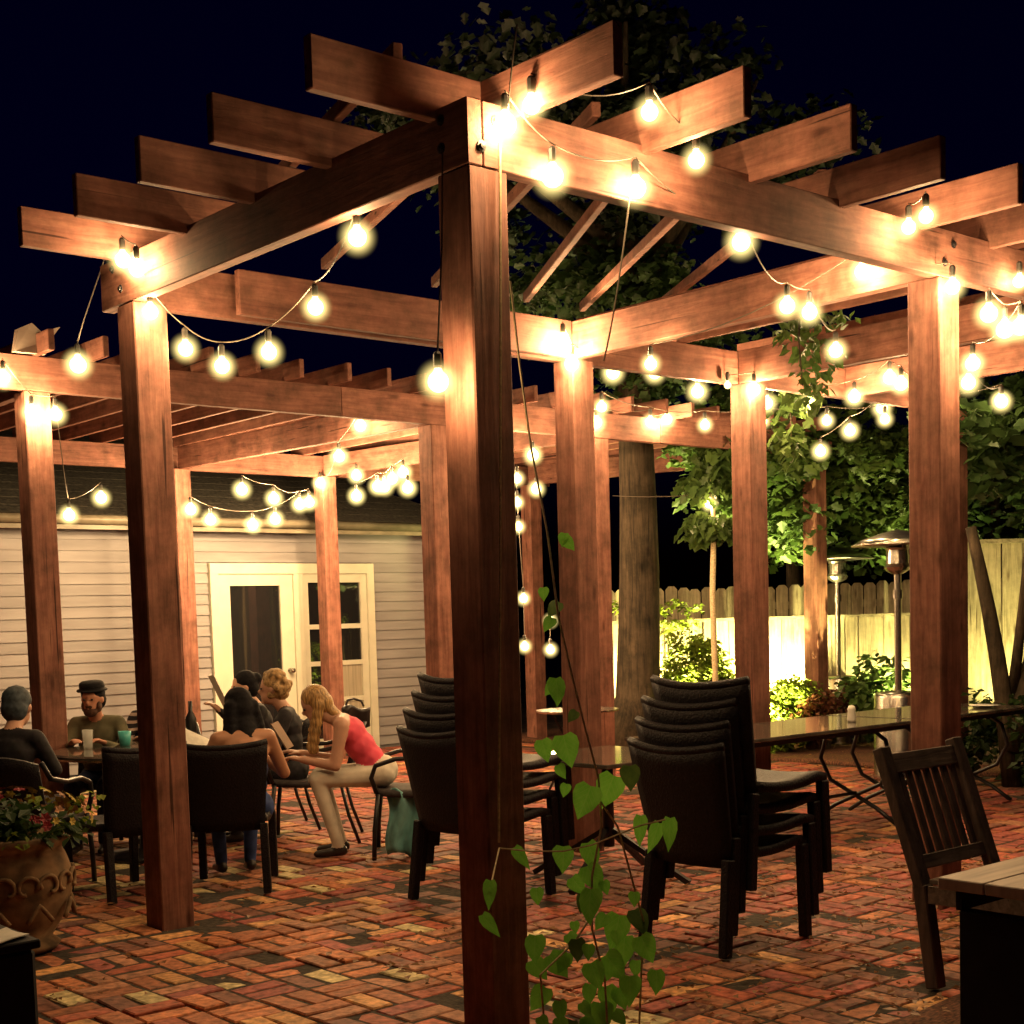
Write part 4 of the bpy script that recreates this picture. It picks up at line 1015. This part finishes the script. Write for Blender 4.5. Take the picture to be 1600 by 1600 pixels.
# ------------------------------------------------------------------ people
def cap_pts(a, b, ra, rb, n=None):
    a = Vector(a); b = Vector(b); L = (b - a).length
    n = n or max(2, int(L / (min(ra, rb) * .45)) + 1)
    return [(a.lerp(b, i / (n - 1)), ra + (rb - ra) * i / (n - 1)) for i in range(n)]
ICO = None
def ico():
    global ICO
    if ICO is None:
        bm = bmesh.new(); bmesh.ops.create_icosphere(bm, subdivisions=2, radius=1); bm.verts.ensure_lookup_table()
        ICO = (np.array([v.co[:] for v in bm.verts]), [tuple(v.index for v in f.verts) for f in bm.faces]); bm.free()
    return ICO
def merge_mesh(name, balls, voxel, mats, smooth_it=4):
    """balls: (centre, radii(3), rot or None, material index) -> one continuous skin"""
    V, F = ico(); vs = []; fs = []
    for c, r, rot, mi in balls:
        P = V * np.array(r)
        if rot is not None: P = P @ np.array(rot.transposed())
        P = P + np.array(c); o = len(vs); vs.extend(P.tolist()); fs.extend([tuple(i + o for i in f) for f in F])
    me = bpy.data.meshes.new(name + '_raw'); me.from_pydata(vs, [], fs)
    ob = bpy.data.objects.new(name + '_raw', me); COL.objects.link(ob)
    md = ob.modifiers.new('r', 'REMESH'); md.mode = 'VOXEL'; md.voxel_size = voxel
    ms = ob.modifiers.new('s', 'SMOOTH'); ms.iterations = smooth_it; ms.factor = .5
    dg = bpy.context.evaluated_depsgraph_get(); dg.update()
    out = bpy.data.meshes.new_from_object(ob.evaluated_get(dg)); out.name = name
    bpy.data.objects.remove(ob); bpy.data.meshes.remove(me)
    out.materials.clear()
    for mm in mats: out.materials.append(MATS[mm])
    n = len(out.polygons); cen = np.empty(n * 3); out.polygons.foreach_get('center', cen); cen = cen.reshape(-1, 3)
    best = np.full(n, 1e9); idx = np.zeros(n, int)
    for c, r, rot, mi in balls:
        d = cen - np.array(c)
        if rot is not None: d = d @ np.array(rot)
        q = (np.sqrt(((d / np.array(r)) ** 2).sum(1)) - 1) * min(r)
        k_ = q < best; best[k_] = q[k_]; idx[k_] = mi
    out.polygons.foreach_set('material_index', idx.tolist()); out.polygons.foreach_set('use_smooth', [True] * n); out.update()
    return out
def person(label, loc, rz, mats, lean=15, head=(0, 0), hip_z=.53, arms=None, hair=None, torso_bare=False, scale=1.0, sleeve='long', leg_skin=False, shrug=0, knees=.11, feet_back=0, beard=False, twist=0.0, bare_back=False):
    """seated figure; local +y forward. mats: skin, top, bottom, shoes. arms: [(elbow, wrist)] local, left then right"""
    t = thing('person', label, 'person', (loc[0], loc[1], 0), rz)
    t.scale = (scale,) * 3
    B = []
    def seg(a, b, ra, rb, mi):
        for p, r in cap_pts(a, b, ra, rb): B.append((p, (r, r, r), None, mi))
    def ell(c, r, mi, rot=None): B.append((Vector(c), r, rot, mi))
    L = R(lean); up = Vector((0, math.sin(L), math.cos(L)))
    Rx = Matrix.Rotation(-L, 3, 'X') @ Matrix.Rotation(twist, 3, 'Z')
    hipc = Vector((0, 0, hip_z))
    def tor(x, y, z_): return hipc + Rx @ Vector((x, y, z_))
    ell(tor(0, 0, .02), (.165, .12, .11), 2, Rx)
    ell(tor(0, .005, .14), (.135, .10, .12), 1, Rx); ell(tor(0, 0, .24), (.15, .105, .13), 1, Rx); ell(tor(0, -.005, .35), (.165, .11, .12), 0 if bare_back else 1, Rx)
    top_i = 0 if torso_bare else 1
    for sx in (-1, 1): seg(tor(0, -.01, .43), tor(sx * .155, -.01, .435 + shrug), .07, .055, top_i)
    nk = tor(0, .0, .47)
    hd_dir = Rx @ Vector((0, .10, .17)) + Vector((0, 0, .06)); hd_dir.normalize()
    Rh = Matrix.Rotation(head[0], 3, 'Z') @ Matrix.Rotation(-head[1], 3, 'X')
    hc = nk + hd_dir * .175
    seg(nk, hc - Vector((0, .0, .04)), .054, .05, 0)
    ell(hc + Rh @ Vector((0, 0, .02)), (.075, .092, .10), 0, Rh); ell(hc + Rh @ Vector((0, .03, -.05)), (.058, .062, .065), 0, Rh)
    ell(hc + Rh @ Vector((0, .10, -.012)), (.011, .016, .02), 0, Rh)      # nose
    ell(hc + Rh @ Vector((0, .084, -.055)), (.022, .010, .012), 0, Rh)    # mouth
    ell(hc + Rh @ Vector((0, .078, -.095)), (.022, .018, .016), 0, Rh)    # chin
    for sx in (-1, 1): ell(hc + Rh @ Vector((sx * .076, .0, -.005)), (.011, .02, .03), 0, Rh)
    for sx in (-1, 1):
        kn = Vector((sx * (.06 + knees * .5), .43, hip_z - .01)); an = Vector((sx * (.05 + knees * .4), .43 - feet_back, .09))
        seg(tor(sx * .08, .0, -.0), kn, .085, .062, 2); seg(kn, an, .058, .042, 0 if leg_skin else 2)
        seg(an, an + Vector((0, .0, -.04)), .036, .034, 3); seg(an + Vector((0, -.03, -.045)), an + Vector((sx * .01, .14, -.062)), .036, .026, 3)
    arms = arms or [((-.24, .14, .72), (-.12, .34, .77)), ((.24, .14, .72), (.12, .34, .77))]
    for sx, (el, wr) in zip((-1, 1), arms):
        sh = tor(sx * .165, -.005, .42 + shrug); el = Vector(el); wr = Vector(wr)
        a_i = top_i if sleeve != 'none' else 0; f_i = 1 if sleeve == 'long' else 0
        if sleeve == 'none':
            seg(sh, el, .05, .040, 0)
        else: seg(sh, el, .055, .044, a_i)
        seg(el, wr, .040, .027, f_i)
        d = (wr - el).normalized(); sd = d.cross(Vector((0, 0, 1)))
        if sd.length < .1: sd = Vector((1, 0, 0))
        sd.normalize(); nn = sd.cross(d)
        for q in range(3): ell(wr + d * (.022 + q * .022), (.036, .03, .017), 0, Matrix((sd, d, nn)).transposed())
        palm = wr + d * .085
        for q, (off, ln) in enumerate(((-.027, .056), (-.009, .066), (.009, .062), (.026, .048))):
            b0 = palm + sd * off; b1 = b0 + d * ln * .55 - nn * .012; b2 = b1 + d * ln * .35 - nn * .026
            seg(b0, b1, .0105, .0098, 0); seg(b1, b2, .0098, .0086, 0)
        tb = wr + d * .03 - sd * (.034 * sx); seg(tb, tb + d * .035 - sd * (.026 * sx) - nn * .01, .0125, .0115, 0); seg(tb + d * .035 - sd * (.026 * sx) - nn * .01, tb + d * .065 - sd * (.024 * sx) - nn * .018, .0115, .0095, 0)
    link('body', merge_mesh('body', B, .0105, mats), t)
    mb = MB()
    for sx in (-1, 1):
        c = hc + Rh @ Vector((sx * .031, .083, .010)); mb.sphere(c, .009, 8, 6)
    mb.build('eyes', 'eye_dark', t, smooth=True)
    if hair:
        style, hm = hair; Hh = []
        def he(c, r): Hh.append((hc + Rh @ Vector(c), r, Rh, 0))
        he((0, -.018, .045), (.090, .098, .092)); he((0, -.05, -.01), (.085, .07, .09))
        if style == 'long':
            for sx in (-1, 1):
                for q in range(7): he((sx * (.075 + .008 * q), -.045, .0 - .045 * q), (.042, .06, .05))
        if style in ('long', 'longfwd'):
            for q in range(7):
                he((0, -.055 - .012 * q, -.05 - .045 * q), (.082 - .004 * q, .045, .05))
            for sx in (-1, 1):
                for q in range(6): he((sx * .074, -.01 + (.035 * q if style == 'longfwd' else .0), -.01 - .045 * q), (.024, .042, .045))
        elif style == 'curly':
            for q in range(46):
                a = rng.uniform(0, 6.28); e = rng.uniform(-1.0, 1.4); v = Vector((math.cos(a) * math.cos(e) * .094, math.sin(a) * math.cos(e) * .10 - .025, math.sin(e) * .10 + .03))
                if v.y > .05 and v.z < .075: continue
                he(v, (.03, .03, .03))
        elif style == 'bun': he((0, -.10, .06), (.05, .05, .05))
        link('hair', merge_mesh('hair', Hh, .011, [hm], 2), t)
    if beard:
        Bd = [(hc + Rh @ Vector((0, .058, -.085)), (.056, .042, .042), Rh, 0), (hc + Rh @ Vector((0, .088, -.040)), (.034, .014, .009), Rh, 0)]
        for sx in (-1, 1): Bd.append((hc + Rh @ Vector((sx * .058, .028, -.05)), (.02, .035, .045), Rh, 0))
        link('beard', merge_mesh('beard', Bd, .009, ['beard_brown'], 2), t)
    return t, hc, Rh
def facing(dx, dy): return math.atan2(dy, dx) - math.pi / 2
# woman in pink, bent forward
person('woman in a bright pink sleeveless top and white trousers bending forward in a metal armchair', PINK, PINK_A,
       ['skin_fair', 'cloth_pink', 'cloth_white', 'leather'], lean=38, head=(.15, .5), hip_z=.54, sleeve='none', torso_bare=True, shrug=.0,
       arms=[((-.20, .30, .62), (-.12, .52, .66)), ((.22, .32, .62), (.14, .56, .68))], hair=('longfwd', 'hair_blonde'), feet_back=.12)
person('blonde woman with curly hair in a dark top looking left before the white door', (2.12, 4.72), facing(-.80, .60),
       ['skin_fair', 'cloth_black', 'cloth_black', 'leather'], lean=6, head=(.05, .05), hip_z=.50, scale=.97, hair=('curly', 'hair_curly'), sleeve='short',
       arms=[((-.24, .12, .68), (-.14, .36, .76)), ((.26, .10, .68), (.18, .34, .76))])
person('dark haired woman with bare tanned shoulders and blue jeans seen from behind', (.99, 3.44), facing(.30, .95),
       ['skin_tan', 'cloth_navy', 'cloth_denim', 'leather'], lean=10, head=(.25, .2), hip_z=.47, scale=.97, hair=('long', 'hair_black'), sleeve='none', torso_bare=True, bare_back=True,
       arms=[((-.27, .12, .66), (-.15, .38, .79)), ((.27, .14, .66), (.15, .40, .79))])
pm, _, _ = person('dark haired person holding up a menu card left of the blonde woman', (2.28, 5.36), facing(-.86, .35),
       ['skin_fair', 'cloth_black', 'cloth_black', 'leather'], lean=8, head=(.1, .05), hip_z=.50, scale=.97, hair=('bun', 'hair_black'), sleeve='long',
       arms=[((-.22, .14, .74), (-.08, .34, .94)), ((.22, .14, .74), (.10, .34, .94))])
hm_, hhc, hRh = person('bearded man in a black brimmed hat and khaki jacket facing us at the far side', (1.10, 5.68), facing(-.62, -.78),
       ['skin_ruddy', 'cloth_khaki', 'cloth_navy', 'leather'], lean=10, head=(-.15, .12), hip_z=.49, scale=.96, hair=('short', 'hair_black'), beard=True,
       arms=[((-.25, .16, .70), (-.12, .36, .79)), ((.25, .16, .70), (.12, .36, .79))])
mb = MB(); mb.lathe([(.108, .0), (.112, .006), (.108, .012), (.090, .016), (.093, .03), (.089, .058), (.074, .070), (.0, .074)], n=22)
hat = mb.build('hat', 'hair_black', hm_, smooth=True); hat.location = hhc + hRh @ Vector((0, -.008, .062)); hat.rotation_euler = hRh.to_euler()
person('person in a dark striped top half hidden behind the left corner post', (1.62, 5.80), facing(-.55, -.83),
       ['skin_fair', 'cloth_stripe', 'cloth_navy', 'leather'], lean=10, head=(.4, .1), hip_z=.49, scale=.97, hair=('short', 'hair_black'))
person('person in a dark jacket with grey hair, back to us at the left edge', (-.14, 4.28), facing(.72, .66),
       ['skin_fair', 'cloth_black', 'cloth_black', 'leather'], lean=12, head=(0, .1), hip_z=.49, hair=('short', 'hair_grey'))
for lab, x, y, a in (('metal armchair under the curly blonde woman', 2.20, 4.62, facing(-.80, .60)), ('metal armchair under the person with the menu', 2.28, 5.36, facing(-.86, .35)),
                     ('metal armchair under the man in the hat', 1.10, 5.68, facing(-.62, -.78)), ('metal armchair under the person in stripes', 1.62, 5.80, facing(-.55, -.83)), ('metal armchair under the person at the left edge', -.02, 4.28, facing(.72, .66))):
    dup(ac, (x, y, 0), a, lab)
# jacket over the back of the armchair
jk = thing('jacket', 'khaki jacket draped over the back of the armchair of the woman in pink', 'jacket', (PINK[0] + .17, PINK[1] - .13, 0), PINK_A)
mb = MB(); mb.slab(lambda u_, v_: ((u_ - .5) * (.46 + .05 * v_), -.44 - .03 * math.sin(u_ * 9) * (1 - v_) - .05 * math.sin(u_ * math.pi) + .02 * v_, .40 + .48 * v_ + .02 * math.sin(u_ * 7)), 14, 10, .02); mb.build('back_panel', 'cloth_khaki', jk, smooth=True)
for sx in (-1, 1):
    mb = MB(); mb.tube([(sx * .20, -.42, .86), (sx * .27, -.40, .72), (sx * .28, -.39, .55), (sx * .26, -.40, .40)], [.05, .055, .05, .04], 8); mb.build('sleeve', 'cloth_khaki', jk, smooth=True)
# menu cards
def card(label, c, w, h_, n_, mat):
    mb = MB(); nz = Vector(n_).normalized(); sx = nz.cross(Vector((0, 0, 1))).normalized(); uz = sx.cross(nz)
    mb.slab(lambda u_, v_: (Vector(c) + sx * (u_ - .5) * w + uz * (v_ - .5) * h_ + nz * (.03 * abs(2 * u_ - 1)))[:], 4, 2, .003)
    return tag(mb.build('menu_card', mat), label, 'menu', 'menu cards')
card('pale menu card held up by the dark haired person left of the blonde woman', (1.93, 5.46, 1.06), .20, .26, (.75, -.3, .35), 'paper')
card('reddish menu card in the hands of the woman in pink', (1.66, 4.16, .80), .20, .20, (.6, -.6, .5), 'menu_card')
# teal wrap hanging off the armchair, dark bag on the chair behind
mb = MB()
mb.slab(lambda u_, v_: (-.10 + .20 * u_ + .02 * math.sin(v_ * 6), .05 * math.sin(u_ * 9 + v_ * 2) + .02 * v_, .42 * (1 - v_) + .03 * math.sin(u_ * 5)), 14, 10, .006)
tag(mb.build('teal_wrap', 'cloth_teal', loc=(2.14, 3.46, .01), smooth=True), 'pale teal wrap hanging from the armchair of the woman in pink', 'cloth').rotation_euler = (0, 0, R(-41))
bg_ = thing('handbag', 'dark leather handbag standing behind the woman in pink before the white door', 'bag', (2.50, 4.45, .0))
mb = MB(); mb.slab(lambda u_, v_: (-.11 + .22 * u_, .06 * math.sin(u_ * math.pi) * (1 - v_ * .6), .80 + .14 * v_ + .02 * math.sin(u_ * 6)), 8, 6, .05); mb.build('pouch', 'leather', bg_, smooth=True)
mb = MB(); mb.tube([(-.08, .03, .94), (-.06, .03, .99), (0, .04, 1.0), (.06, .03, .98), (.08, .03, .94)], .009, 6); mb.build('handle', 'leather', bg_, smooth=True)
